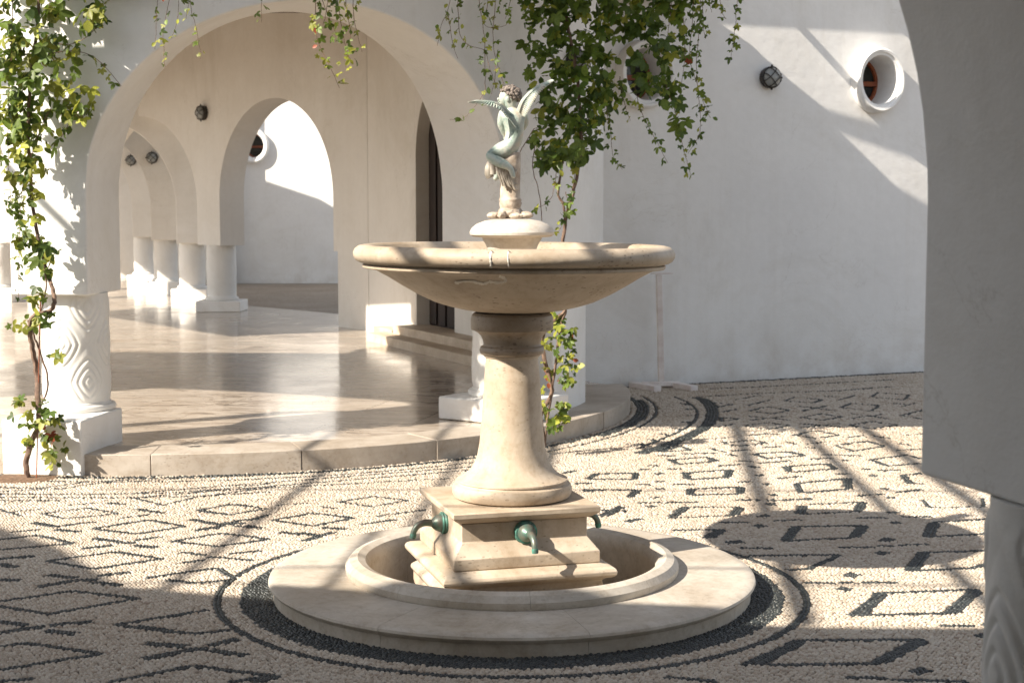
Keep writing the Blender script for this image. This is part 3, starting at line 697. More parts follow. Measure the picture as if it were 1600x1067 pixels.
# spouts, one on every face of the plinth
for k in range(4):
    a = PA_ + PI / 2 * k
    sp = empty('spout', (-0.02 + 0.2605 * math.sin(a), -0.2605 * math.cos(a), 0.300), a); sp.parent = ft
    Rm = Matrix.Rotation(PI / 2, 4, 'X'); bm = bmesh.new()
    lathe_bm(bm, [(0.0001, 0), (0.047, 0), (0.048, 0.006), (0.044, 0.010), (0.043, 0.013), (0.046, 0.017), (0.043, 0.021), (0.036, 0.022)], 36); bmesh.ops.transform(bm, matrix=Rm, verts=bm.verts)
    link('flange', finish(bm, 'flange', True, 40), M['patina'], sp)
    bm = bmesh.new(); lathe_bm(bm, [(0.037, 0.018), (0.036, 0.030), (0.029, 0.046), (0.020, 0.056), (0.014, 0.062)], 32); bmesh.ops.transform(bm, matrix=Rm, verts=bm.verts)
    tube_bm(bm, smooth_poly([(0, -0.052, 0), (0, -0.085, 0.004), (0, -0.115, -0.004), (0, -0.132, -0.024), (0, -0.138, -0.046)], 5), lambda t: 0.0155 - 0.004 * t, 12)
    link('pipe', finish(bm, 'pipe', True, 50), M['bronze'], sp)
    tube('nozzle', [(0, -0.1365, -0.040), (0, -0.139, -0.052), (0, -0.140, -0.058)], lambda t: 0.0135 if t < 0.9 else 0.012, M['patina'], sp, 12)

# ------------------------------------------------------------------ winged boy statue
st = tag(empty('winged_statue', (-0.008, 0, 1.5395)), 'small weathered winged boy statue seated on a draped tree stump on top of the fountain', 'statue')
def SX(px, py, y=0.0):                              # photo pixel on the statue, y = depth towards the hall
    p = at(px, py, y); return Vector((p.x + 0.008, p.y, p.z - 1.5395))
def skin(name, verts, edges, radii, mat, parent, sub=2, root=0):
    me = bpy.data.meshes.new(name); me.from_pydata([tuple(v) for v in verts], edges, []); o = bpy.data.objects.new(name, me); COL.objects.link(o)
    m = o.modifiers.new('skin', 'SKIN'); m.use_smooth_shade = True; m.branch_smoothing = 0.6
    for i, r in enumerate(radii):
        rr = r if isinstance(r, tuple) else (r, r); me.skin_vertices[0].data[i].radius = rr; me.skin_vertices[0].data[i].use_root = (i == root)
    s_ = o.modifiers.new('sub', 'SUBSURF'); s_.levels = sub; s_.render_levels = sub
    bpy.context.view_layer.update(); dg = bpy.context.evaluated_depsgraph_get()
    m2 = bpy.data.meshes.new_from_object(o.evaluated_get(dg)); bpy.data.objects.remove(o); m2.name = name
    m2.materials.clear(); m2.polygons.foreach_set("use_smooth", [True] * len(m2.polygons))
    return link(name, m2, mat, parent)
V = [SX(806, 231, 0.01), SX(804, 214, 0.005), SX(803, 196, 0.0), SX(801, 178, 0.01), SX(799, 168, 0.012), SX(797, 160, 0.014), SX(795, 149, 0.016),      # 0-6 spine, head
     SX(785, 177, 0.005), SX(783, 192, 0.015), SX(788, 205, 0.03), SX(791, 215, 0.045), SX(789, 219, 0.05),                                            # 7-11 left arm
     SX(817, 178, 0.012), SX(820, 194, 0.035), SX(812, 205, 0.065), SX(802, 212, 0.075),                                                               # 12-15 right arm
     SX(798, 231, -0.006), SX(780, 238, -0.006), SX(762, 244, -0.012), SX(774, 251, -0.026), SX(788, 257, -0.048), SX(798, 263, -0.062), SX(803, 279, -0.066),  # 16-22 left leg
     SX(800, 230, 0.05), SX(782, 232, 0.085), SX(771, 238, 0.11), SX(774, 258, 0.105), SX(778, 276, 0.10), SX(772, 281, 0.112)]                        # 23-28 right leg
E_ = [(0, 1), (1, 2), (2, 3), (3, 4), (4, 5), (5, 6), (3, 7), (7, 8), (8, 9), (9, 10), (10, 11), (3, 12), (12, 13), (13, 14), (14, 15), (0, 16), (16, 17), (17, 18), (18, 19), (19, 20), (20, 21), (21, 22), (0, 23), (23, 24), (24, 25), (25, 26), (26, 27), (27, 28)]
Rr = [(0.056, 0.050), (0.050, 0.044), (0.056, 0.046), (0.054, 0.042), (0.026, 0.026), (0.026, 0.028), (0.038, 0.040),
      0.026, 0.021, 0.017, 0.012, 0.010, 0.027, 0.018, 0.014, 0.012, 0.044, 0.035, 0.027, 0.026, 0.021, 0.013, 0.0085, 0.036, 0.030, 0.023, 0.022, 0.014, 0.009]
skin('body', V, E_, Rr, M['statue'], st, 2)
# face details turned to the left (away from us)
hc = SX(795, 151, 0.016)
bm = bmesh.new()
bmesh.ops.create_uvsphere(bm, u_segments=14, v_segments=10, radius=0.030, matrix=Matrix.Translation(hc + Vector((-0.012, 0.006, -0.006))) @ Matrix.Diagonal((0.95, 0.95, 1.15, 1)))
bmesh.ops.create_uvsphere(bm, u_segments=10, v_segments=8, radius=0.0062, matrix=Matrix.Translation(hc + Vector((-0.042, 0.012, -0.010))))
bmesh.ops.create_uvsphere(bm, u_segments=10, v_segments=8, radius=0.009, matrix=Matrix.Translation(hc + Vector((-0.034, 0.010, -0.030))))
bmesh.ops.create_uvsphere(bm, u_segments=10, v_segments=8, radius=0.0055, matrix=Matrix.Translation(hc + Vector((-0.040, 0.010, -0.0205))) @ Matrix.Diagonal((1, 1.5, 0.6, 1)))
bmesh.ops.create_uvsphere(bm, u_segments=10, v_segments=8, radius=0.0095, matrix=Matrix.Translation(hc + Vector((-0.004, -0.028, -0.012))) @ Matrix.Diagonal((0.9, 0.5, 1.3, 1)))
link('face', finish(bm, 'face', True, 80), M['statue'], st)
bm = bmesh.new(); rnd = random.Random(4)
for i in range(170):
    a = rnd.uniform(0, 2 * PI); z = rnd.uniform(-0.55, 1.0); q = math.sqrt(max(0, 1 - z * z)); d = Vector((q * math.cos(a), q * math.sin(a), z))
    if d.x < -0.45 and z < 0.35: continue
    p = hc + Vector((0.006, 0.0, 0.004)) + Vector((d.x * 0.041, d.y * 0.038, d.z * 0.036)); r = rnd.uniform(0.0065, 0.0105)
    bmesh.ops.create_icosphere(bm, subdivisions=1, radius=r, matrix=Matrix.Translation(p) @ Euler((rnd.random() * 6, rnd.random() * 6, 0)).to_matrix().to_4x4() @ Matrix.Diagonal((1, 0.7, 1.25, 1)))
link('hair', finish(bm, 'hair', True, 180), M['hair'], st)
def feather(bm, p, tip, w, nrm, th=0.0035):
    """one curved feather from p to tip"""
    p = Vector(p); tip = Vector(tip); d = tip - p; L = d.length; d.normalize(); n_ = Vector(nrm); n_ = (n_ - d * n_.dot(d)).normalized(); s_ = d.cross(n_)
    prof = [(0, 0.35), (0.25, 0.8), (0.55, 1.0), (0.8, 0.8), (0.95, 0.4), (1.0, 0.08)]; rows = []
    for t, wv in prof:
        c = p + d * (L * t) + n_ * (0.10 * L * math.sin(t * 2.2) * 0.5)
        rows.append([bm.verts.new(c - s_ * w * wv / 2), bm.verts.new(c + n_ * th), bm.verts.new(c + s_ * w * wv / 2), bm.verts.new(c - n_ * th)])
    for A, B in zip(rows, rows[1:]):
        for k in range(4): bm.faces.new((A[k], A[(k + 1) % 4], B[(k + 1) % 4], B[k]))
    bm.faces.new(rows[0][::-1]); bm.faces.new(rows[-1])
def wing(lead, trail, nrm, w0):
    bm = bmesh.new(); L = smooth_poly(lead, 6)
    tube_bm(bm, L, lambda t: 0.0105 * (1 - t) + 0.003, 8)
    T = smooth_poly(trail, 6); n = len(L)
    for j, (fr, k) in enumerate(((1.0, 1.0), (0.62, 0.9), (0.36, 0.8))):
        for i in range(1, n):
            t = i / (n - 1); tp = T[min(len(T) - 1, int(t * (len(T) - 1)))]
            a = L[i - 1]; b = a + (tp - a) * fr
            feather(bm, a, b, w0 * k, nrm, 0.0028 + 0.0015 * j)
    return link('wing', finish(bm, 'wing', True, 40), M['statue'], st)
wing([SX(812, 174, -0.025), SX(817, 160, -0.045), SX(827, 147, -0.055), SX(842, 135, -0.06), (SX(857, 127.5, -0.06))],
     [SX(821, 184, -0.035), SX(828, 172, -0.055), SX(836, 157, -0.065), SX(848, 141, -0.07), SX(866, 126, -0.07)], (-0.4, -1, -0.3), 0.014)
wing([SX(793, 178, -0.03), SX(786, 170, -0.05), SX(776, 163, -0.07), SX(760, 159, -0.09), SX(745, 158, -0.11)],
     [SX(808, 200, -0.045), SX(800, 190, -0.06), SX(784, 173, -0.085), SX(756, 164, -0.11), SX(731, 160, -0.125)], (0.5, -0.4, -1), 0.013)
# stump, band, drum, drapery, rocky foot
bm = bmesh.new(); lathe_bm(bm, [(0.0001, 0.015), (0.040, 0.015), (0.043, 0.048), (0.047, 0.062), (0.044, 0.068), (0.0465, 0.074), (0.0445, 0.080), (0.041, 0.085), (0.041, 0.14), (0.043, 0.20), (0.044, 0.262), (0.042, 0.268), (0.0001, 0.268)], 28)
for v in bm.verts: v.co += Vector((mnoise.noise(v.co * 40), mnoise.noise(v.co * 40 + Vector((9, 0, 0))), 0)) * 0.003
o = link('stump', finish(bm, 'stump', True, 50), M['statue_stone'], st); o.location = (0.001, 0.02, 0)
rnd = random.Random(3); bm = bmesh.new()
for (x, y, z, sx, sy, sz, a) in ((0.0, 0.015, 0.020, 0.052, 0.050, 0.030, 0), (-0.060, -0.005, 0.012, 0.034, 0.022, 0.015, 0.25), (0.062, 0.0, 0.013, 0.032, 0.020, 0.016, -0.2), (-0.030, -0.032, 0.014, 0.026, 0.016, 0.018, 0.9), (0.024, -0.036, 0.010, 0.030, 0.014, 0.013, -0.3), (0.0, 0.062, 0.012, 0.04, 0.02, 0.016, 0.1)):
    bmesh.ops.create_icosphere(bm, subdivisions=4, radius=1, matrix=Matrix.Translation((x, y, z)) @ Matrix.Rotation(a, 4, 'Z') @ Matrix.Diagonal((sx, sy, sz, 1)))
for v in bm.verts:
    q = mnoise.noise(v.co * 55) + 0.6 * mnoise.noise(v.co * 130); v.co += Vector((v.co.x, v.co.y, 0.01)).normalized() * 0.006 * q; v.co.z = max(0.0, min(v.co.z, 0.030 + 0.012 * q) if math.hypot(v.co.x, v.co.y) > 0.052 else v.co.z)
link('rocky_foot', finish(bm, 'rocky_foot', True, 60), M['statue_stone'], st)
bm = bmesh.new()
for k in range(9):
    x0 = -0.050 + 0.008 * k; q = 0.5 + 0.5 * math.sin(k * 2.1)
    pts = [Vector((x0 + 0.01, -0.028 - 0.006 * math.sin(k * .6), 0.245 - 0.006 * k)), Vector((x0 - 0.004 + 0.003 * q, -0.034, 0.205 - 0.006 * k)), Vector((x0 + 0.006, -0.036, 0.165 - 0.006 * k + 0.02 * q)), Vector((x0 + 0.018 + 0.006 * q, -0.030, 0.120 + 0.02 * q))]
    tube_bm(bm, smooth_poly(pts, 4), lambda t: 0.0085 * (1 - 0.55 * t), 7)
tube_bm(bm, smooth_poly([(-0.075, -0.004, 0.235), (-0.083, -0.010, 0.205), (-0.086, -0.012, 0.180), (-0.080, -0.01, 0.165)], 4), lambda t: 0.019 - 0.008 * abs(t - 0.4), 9)
tube_bm(bm, smooth_poly([(-0.066, -0.018, 0.238), (-0.070, -0.022, 0.21), (-0.07, -0.02, 0.178)], 4), lambda t: 0.013, 8)
link('drapery', finish(bm, 'drapery', True, 70), M['drape'], st)

# ------------------------------------------------------------------ pebble mosaic
def zt(ox, oy, k): return lambda L: [up(ox + x * k, oy + y * k) for x, y in L]
Z3 = zt(1040, 780, 0.325); Z2 = zt(1000, 600, 0.275); Z4 = zt(0, 740, 0.3066); Z8 = zt(880, 560, 0.4752)
STROKES = []                                       # (points, width)
def strokes(T, w, lines):
    for L in lines:
        L = list(L)
        if L[-1] == 'c': L = L[:-1] + [L[0]]
        STROKES.append((T(L), w))
strokes(Z3, 0.030, [
 [(890,565),(1035,455),(1500,438),(1375,552),(930,562)], [(375,800),(660,682),(1240,680),(1000,795),(500,800)], [(560,205),(625,135),(955,130),(900,188),(570,205)],
 [(1590,250),(1240,260),(1175,348),(1480,335),(1590,300)], [(1570,98),(1290,115),(1250,185),(1570,168)], [(700,28),(950,18),(920,65),(640,75),(660,35)], [(20,95),(90,42),(360,42),(325,82),(20,95)],
 [(40,152),(280,150),(190,190)], [(400,275),(840,272),(680,340),(590,345)], [(1240,10),(1270,45),(1530,40),(1525,0)],
 [(670,405),(810,408)], [(840,405),(910,405)], [(945,403),(1110,405)], [(835,235),(1000,235)], [(1120,225),(1260,220)], [(1020,228),(1090,228)], [(920,95),(1060,92)], [(1135,88),(1280,88)],
 [(260,115),(400,115)], [(520,108),(650,102)], [(360,238),(510,240)], [(545,8),(700,0)], [(1330,612),(1475,612)], [(1525,606),(1590,604)], [(870,860),(1060,865)], [(1090,872),(1450,882)], [(0,860),(240,880)]])
strokes(Z3, 0.062, [[(1035,458),(930,560)], [(1490,445),(1375,550)], [(640,690),(430,795)], [(1230,685),(1020,790)], [(625,138),(575,203)], [(950,133),(905,186)], [(1240,262),(1180,346)], [(1290,118),(1260,183)],
 [(90,45),(30,92)], [(355,45),(328,80)], [(275,152),(195,190)], [(945,22),(922,62)], [(660,38),(645,72)],
 [(875,375),(910,362)], [(840,440),(872,430)], [(1045,205),(1078,192)], [(1022,268),(1058,258)], [(1080,68),(1112,66)], [(1092,117),(1126,116)], [(452,88),(490,82)], [(432,136),(466,128)], [(295,213),(365,208)], [(1190,838),(1250,822)], [(1505,665),(1560,655)], [(490,8),(520,8)], [(488,28),(524,28)]])
strokes(Z2, 0.036, [
 [(820,102),(880,80),(1040,95),(980,112),'c'], [(1310,80),(1350,55),(1530,68),(1500,95),'c'], [(615,158),(720,135),(850,155),(760,175),'c'], [(1140,138),(1200,115),(1360,128),(1310,160),'c'], [(915,197),(1030,175),(1150,192),(1040,210),'c'],
 [(1600,155),(1480,185),(1600,205)], [(600,243),(720,225),(850,243),(720,265),'c'], [(1190,240),(1320,218),(1460,240),(1320,260),'c'], [(870,298),(1000,270),(1130,298),(1000,315),'c'], [(470,340),(650,325),(720,342),(560,360),'c'],
 [(1110,355),(1290,330),(1390,360),(1210,388),'c'], [(650,402),(850,388),(940,410),(720,428),'c'], [(1600,430),(1520,408),(1310,435),(1410,470),(1600,455)], [(820,475),(855,505),(1110,488),(1070,458),'c'], [(165,435),(390,420),(440,442),(225,460),'c'],
 [(250,510),(285,548),(500,535),(520,492),'c'], [(890,570),(1190,540),(1190,600),(920,625),'c'], [(280,635),(300,600),(580,590),(575,630),'c'], [(1600,512),(1490,525),(1540,572),(1600,570)], [(110,390),(230,358),(290,380),'c'],
 [(870,132),(990,140)], [(920,158),(1060,130)], [(1000,142),(1120,160)], [(620,190),(740,200),(850,212)], [(630,210),(730,200),(820,190)], [(915,232),(1130,250)], [(915,255),(1130,230)], [(1200,175),(1300,185),(1415,205)], [(1210,200),(1380,178)],
 [(610,127),(735,97)], [(540,95),(680,70)], [(1130,97),(1215,72)], [(1050,75),(1130,80)], [(1480,135),(1560,115)], [(1420,115),(1500,120)], [(440,250),(540,232)], [(470,165),(545,150)], [(410,110),(440,135),(530,122),'c'], [(455,195),(465,220),(570,202),'c'],
 [(405,370),(440,385)], [(455,385),(490,392)], [(520,385),(620,378)], [(620,295),(790,290)], [(700,365),(800,360)], [(830,335),(890,345)], [(940,365),(990,368)], [(960,345),(1050,338)], [(1190,310),(1270,300)], [(1330,300),(1420,315)], [(1500,298),(1600,290)],
 [(1480,345),(1540,355)], [(1460,380),(1600,375)], [(560,440),(640,445)], [(680,455),(860,440)], [(450,470),(570,462)], [(970,432),(1090,425)], [(1040,405),(1250,412)],
 [(780,542),(910,530)], [(1120,515),(1190,515)], [(1350,497),(1470,492)], [(550,562),(630,558)], [(190,575),(310,575)], [(0,575),(60,577)], [(550,665),(680,662)], [(830,665),(970,658)], [(150,677),(330,677)], [(0,680),(120,678)],
 [(1240,640),(1380,630)], [(1460,620),(1600,605)], [(160,487),(230,487)], [(0,490),(60,490)], [(100,412),(190,412)], [(240,402),(430,398)],
 [(1440,20),(1100,45),(700,58),(340,78)], [(1440,-20),(1000,5),(600,25),(400,32)]])
strokes(Z2, 0.07, [[(60,468),(90,470)], [(95,515),(125,512)], [(105,560),(135,558)], [(98,602),(132,600)], [(75,652),(105,648)], [(50,702),(80,698)], [(670,525),(700,523)], [(705,575),(735,572)], [(740,635),(770,634)], [(728,690),(762,690)], [(690,755),(720,753)],
 [(1270,488),(1300,490)], [(1315,525),(1345,527)], [(1375,598),(1405,602)], [(1410,650),(1440,652)], [(1425,735),(1455,737)], [(505,405),(545,412)], [(1150,437),(1190,440)], [(625,472),(665,478)], [(1180,545),(1185,595)], [(890,575),(918,618)], [(570,595),(570,625)], [(285,605),(290,632)], [(260,515),(280,545)], [(510,495),(498,532)], [(170,435),(220,458)], [(400,425),(430,440)], [(655,405),(715,425)], [(1070,462),(1110,485)], [(830,478),(852,502)], [(1500,530),(1535,570)], [(850,392),(930,408)]])
STROKES.append((smooth_poly(Z2([(300,82),(360,95),(400,130),(412,180),(380,240),(300,290),(150,355),(0,400)]), 5), 0.10))
STROKES.append((smooth_poly(Z2([(200,80),(270,110),(325,160),(305,220),(235,270),(120,320),(0,368)]), 5), 0.04))
for (x, y), (x2, y2) in (((240,115),(275,125)),((262,150),(305,150)),((262,185),(305,185)),((240,225),(285,222)),((190,258),(225,262)),((130,290),(165,298)),((60,320),(95,330)),((0,345),(30,352))): STROKES.append((Z2([(x, y), (x2, y2)]), 0.05))
strokes(Z4, 0.030, [
 [(0,95),(330,80),(480,55),(900,30),(1370,12)], [(0,108),(500,110),(900,102),(1150,82),(1370,55)], [(0,126),(600,128),(1000,120),(1370,98)], [(0,142),(300,142)], [(690,130),(830,165),(1000,125),(1370,75)], [(0,75),(200,80),(420,50),(900,20),(1370,4)],
 [(215,208),(450,180),(600,208),(330,235),'c'], [(470,285),(760,240),(945,273),(700,312),'c'], [(875,350),(1130,308),(1375,338),(1120,375),'c'], [(235,450),(590,403),(825,438),(480,490),'c'], [(0,655),(375,603),(705,640),(250,720),(0,680)],
 [(590,775),(1055,700)], [(600,775),(870,810),(1000,820),(1180,800)], [(0,340),(190,318),(380,360),(0,392)], [(1010,195),(1170,160),(1370,185),(1160,215),'c'], [(750,535),(1110,485),(1180,530)], [(850,545),(1000,562),(1180,545)], [(0,885),(130,868),(520,922),(0,1005)],
 [(560,1067),(980,985),(1400,1035),(1180,1067)], [(0,1065),(170,1050)], [(1300,1067),(1420,1040)],
 [(315,270),(480,250)], [(60,302),(190,290)], [(0,188),(110,220)], [(1065,430),(1150,432)], [(930,405),(1050,420)], [(1180,412),(1325,398)], [(930,460),(1040,445)], [(1150,435),(1290,445)], [(630,230),(760,213)], [(90,197),(210,185)], [(360,162),(480,155)], [(1200,270),(1310,282)], [(1000,245),(1100,255)], [(690,345),(825,325)]])
strokes(Z4, 0.046, [[(485,335),(600,350)], [(430,385),(570,370)], [(690,370),(790,380)], [(610,355),(680,358)], [(250,522),(380,535)], [(195,580),(370,552)], [(500,525),(655,508)], [(480,558),(610,572)], [(390,548),(490,545)],
 [(0,762),(130,775)], [(0,815),(100,800)], [(260,778),(465,758)], [(240,805),(385,820)], [(110,795),(220,785)], [(170,255),(300,275)], [(285,290),(400,300)], [(1000,292),(1110,280)], [(1200,245),(1310,235)], [(1120,262),(1190,262)],
 [(0,440),(170,425)], [(0,465),(75,480)], [(0,545),(100,550)], [(750,870),(940,885)], [(735,950),(930,910)], [(1070,880),(1200,850)], [(1080,905),(1250,930)], [(950,905),(1050,895)], [(550,155),(640,162)], [(700,185),(830,205)], [(700,785),(860,805)]])
Z7 = zt(0, 533, 0.5)
strokes(Z7, 0.030, [[(620,530),(740,512),(830,525),(720,545),'c'], [(850,562),(980,540),(1105,555),(980,580),'c'], [(1060,505),(1170,488),(1275,500),(1170,520),'c'], [(420,492),(900,452),(1480,405)], [(300,432),(900,407),(1480,366)], [(840,462),(1400,432)], [(420,478),(900,440),(1480,395)], [(780,560),(840,545)], [(1180,550),(1330,530)], [(870,515),(960,510)], [(1000,520),(1050,525)], [(1130,575),(1240,560)]])
strokes(Z7, 0.046, [[(600,560),(680,575)], [(620,592),(700,580)], [(700,570),(760,572)], [(770,580),(820,588)], [(940,602),(1010,612)], [(950,627),(1040,600)], [(880,600),(935,605)], [(1010,585),(1080,590)]])
strokes(Z8, 0.032, [[(80,400),(110,382),(240,380),(235,400),'c'], [(65,435),(245,435),(215,458)], [(190,490),(125,520)], [(210,540),(255,528)], [(0,380),(40,372)], [(40,415),(100,412)], [(100,500),(200,505)]])
strokes(Z8, 0.055, [[(245,437),(215,458)], [(190,492),(130,520)], [(215,538),(255,530)], [(70,440),(95,440)]])
for L in STROKES[:]: pass
PX, PY = [], []
def circ(r, a0=0, a1=2 * PI, n=160): return [Vector((r * math.cos(a0 + (a1 - a0) * i / n), r * math.sin(a0 + (a1 - a0) * i / n), 0)) for i in range(n + 1)]
STROKES.append((circ(1.205), 0.042))
# edge line along the foot of the courtyard wall, and the band round the arcade step
STROKES.append(([Vector((x, WB + WK * x - 0.07, 0)) for x in (0.5, 2.5, 4.6)], 0.085))
for r_, w_ in ((3.30, 0.05), (3.43, 0.03)): STROKES.append(([Vector((*rp(-0.35 + 2.1 * i / 60, r_), 0)) for i in range(61)], w_))
STROKES.append(([Vector((*rp(1.05 + 0.62 * i / 30, 3.33), 0)) for i in range(31)], 0.12))

def seg_arrays():
    A, B, Wd = [], [], []
    for pts, w in STROKES:
        for p, q in zip(pts, pts[1:]): A.append((p[0], p[1])); B.append((q[0], q[1])); Wd.append(w)
    return np.array(A), np.array(B), np.array(Wd)
SA, SB, SW = seg_arrays()
def hexgrid(x0, x1, y0, y1, s):
    ys = np.arange(y0, y1, s * 0.9); xs = np.arange(x0, x1, s)
    X, Y = np.meshgrid(xs, ys); X = X + (np.arange(len(ys)) % 2)[:, None] * s / 2
    wob = 0.6 * s * np.sin(X * 5.1 + np.cos(Y * 2.3) * 2) + 0.5 * s * np.sin(X * 13.0 + Y * 3)
    Y = Y + wob; X = X + np.random.uniform(-.24, .24, X.shape) * s; Y = Y + np.random.uniform(-.22, .22, Y.shape) * s
    return X.ravel(), Y.ravel()
def keep(X, Y, m=0.25):
    half = (Y - CY) * (820 / F_PX) + m
    r = np.hypot(X, Y); rr = np.hypot(X - CX, Y - CYR)
    k = (np.abs(X) < half) & (r > 0.955) & (rr > 3.235) & (Y < WB + WK * X - 0.03) & ((X > -3.0) | True)
    k &= ~((np.abs(X + 2.75) < 0.29) & (Y > 2.70) & (Y < 3.3))
    k &= np.hypot((X + 2.86) / 1.35, Y - 2.60) > 0.145
    k &= ~((Y > 5.9) & (X < 0.4))
    return k
bands = [(-1.75, 1.5, 0.0168), (1.5, 3.8, 0.0200), (3.8, 9.0, 0.027)]
PAL, BLK = [], []
def bead_size(y): return 0.0168 if y < 1.5 else (0.0200 if y < 3.8 else 0.027)
BD = []
for pts, w in STROKES:
    pts = [Vector((p[0], p[1])) for p in pts]
    seg = [(q - p).length for p, q in zip(pts, pts[1:])]; tot = sum(seg)
    if tot < 1e-4: continue
    sb = bead_size(sum(p.y for p in pts) / len(pts)); rows = max(1, round(0.85 * w / (sb * 0.86))); n = max(1, int(tot / (sb * 0.98)))
    for r_ in range(rows):
        off = (r_ - (rows - 1) / 2) * sb * 0.86
        for i in range(n + 1):
            t = tot * min(1, (i + 0.5 * (r_ % 2)) / n); k = 0
            while k < len(seg) - 1 and t > seg[k]: t -= seg[k]; k += 1
            d = (pts[k + 1] - pts[k]) / max(seg[k], 1e-6); c = pts[k] + d * min(t, seg[k])
            BD.append((c.x - d.y * off + random.uniform(-.1, .1) * sb, c.y + d.x * off + random.uniform(-.1, .1) * sb, sb))
BD = np.array(BD); BD = BD[keep(BD[:, 0], BD[:, 1])]
# thin out beads that sit on each other, with a hash grid
cell = {}; ok = []
for i, (x, y, s_) in enumerate(BD):
    kx, ky = int(x // 0.02), int(y // 0.02); good = True
    for ax in (-1, 0, 1):
        for ay in (-1, 0, 1):
            for (x2, y2) in cell.get((kx + ax, ky + ay), ()):
                if (x - x2) ** 2 + (y - y2) ** 2 < (0.62 * s_) ** 2: good = False
    if good: cell.setdefault((kx, ky), []).append((x, y)); ok.append(i)
BD = BD[ok]
for y0, y1, s_ in bands:
    X, Y = hexgrid(-0.36 * (y1 - CY) - 0.4, 0.36 * (y1 - CY) + 0.4, y0, y1, s_)
    k = keep(X, Y); X, Y = X[k], Y[k]
    near = np.zeros(len(X), bool)
    for i in range(len(X)):
        x, y = X[i], Y[i]; kx, ky = int(x // 0.02), int(y // 0.02)
        for ax in (-1, 0, 1):
            for ay in (-1, 0, 1):
                c = cell.get((kx + ax, ky + ay))
                if c:
                    for (x2, y2) in c:
                        if (x - x2) ** 2 + (y - y2) ** 2 < (0.80 * s_) ** 2: near[i] = True
    X, Y = X[~near], Y[~near]; r = np.hypot(X, Y); dark = r < 1.115
    R_ = np.stack([X, Y, np.full(len(X), s_)], 1); PAL.append(R_[~dark]); BLK.append(R_[dark])
BLK[0] = np.concatenate([BLK[0], BD[BD[:, 1] < 1.5]]); BLK[1] = np.concatenate([BLK[1], BD[(BD[:, 1] >= 1.5) & (BD[:, 1] < 3.8)]]); BLK[2] = np.concatenate([BLK[2], BD[BD[:, 1] >= 3.8]])
def pebbles(name, arr, mat, seg, parent):
    n = len(arr); s = arr[:, 2]; ang = np.random.uniform(0, PI, n); el = np.random.uniform(0.9, 1.18, n); rad = s * 0.57 * np.random.uniform(0.88, 1.1, n)
    hgt = s * np.random.uniform(0.40, 0.66, n)
    rings = [(1.0, -0.15), (0.92, 0.45), (0.55, 0.88)] if seg >= 6 else [(1.0, -0.15), (0.75, 0.7)]
    th = np.arange(seg) * 2 * PI / seg; vs = []
    for rr, zz in rings:
        lx = rr * rad[:, None] * el[:, None] * np.cos(th)[None]; ly = rr * rad[:, None] / el[:, None] * np.sin(th)[None]
        c, s_ = np.cos(ang)[:, None], np.sin(ang)[:, None]
        x = arr[:, 0:1] + lx * c - ly * s_; y = arr[:, 1:2] + lx * s_ + ly * c; z = np.broadcast_to((zz * hgt)[:, None], x.shape)
        vs.append(np.stack([x, y, z], 2))
    top = np.stack([arr[:, 0], arr[:, 1], hgt], 1)[:, None, :]
    V_ = np.concatenate(vs + [top], 1); nv = V_.shape[1]; V_ = V_.reshape(-1, 3)
    f = []; sz = []
    k = np.arange(seg); k1 = (k + 1) % seg
    for r_ in range(len(rings) - 1):
        f.append(np.stack([r_ * seg + k, r_ * seg + k1, (r_ + 1) * seg + k1, (r_ + 1) * seg + k], 1).ravel()); sz += [4] * seg
    last = (len(rings) - 1) * seg
    f.append(np.stack([last + k, last + k1, np.full(seg, nv - 1)], 1).ravel()); sz += [3] * seg
    f = np.concatenate(f); sz = np.array(sz)
    loops = (f[None] + (np.arange(n) * nv)[:, None]).ravel(); totals = np.tile(sz, n); starts = np.concatenate([[0], np.cumsum(totals)[:-1]])
    me = bpy.data.meshes.new(name); me.vertices.add(len(V_)); me.vertices.foreach_set("co", V_.ravel().astype(np.float32))
    me.loops.add(len(loops)); me.loops.foreach_set("vertex_index", loops.astype(np.int32))
    me.polygons.add(len(totals)); me.polygons.foreach_set("loop_start", starts.astype(np.int32)); me.polygons.foreach_set("loop_total", totals.astype(np.int32))
    me.polygons.foreach_set("use_smooth", np.ones(len(totals), bool)); me.update(calc_edges=True)
    at_ = me.attributes.new("tint", 'FLOAT', 'POINT'); at_.data.foreach_set("value", np.repeat(np.random.beta(3, 2, n), nv).astype(np.float32))
    o = link(name, me, mat, parent); o["kind"] = "stuff"; return o
for i, (a, b) in enumerate(zip(PAL, BLK)):
    sg = 6 if i == 0 else 5
    if len(a): pebbles('pale_pebbles', a, M['pale'], sg, g)
    if len(b): pebbles('black_pebbles', b, M['black'], sg, g)
# planting hole at the foot of the left vine
bm = bmesh.new(); lathe_bm(bm, [(0.0001, 0.006), (0.10, 0.004), (0.145, 0.004), (0.16, 0.0)], 30)
for v in bm.verts: v.co.x *= 1.35; v.co.z += 0.006 * mnoise.noise(v.co * 25)
o = link('planting_soil', finish(bm, 'planting_soil', True, 80), M['soil'], None, (-2.86, 2.60, 0.004)); tag(o, kind='structure')

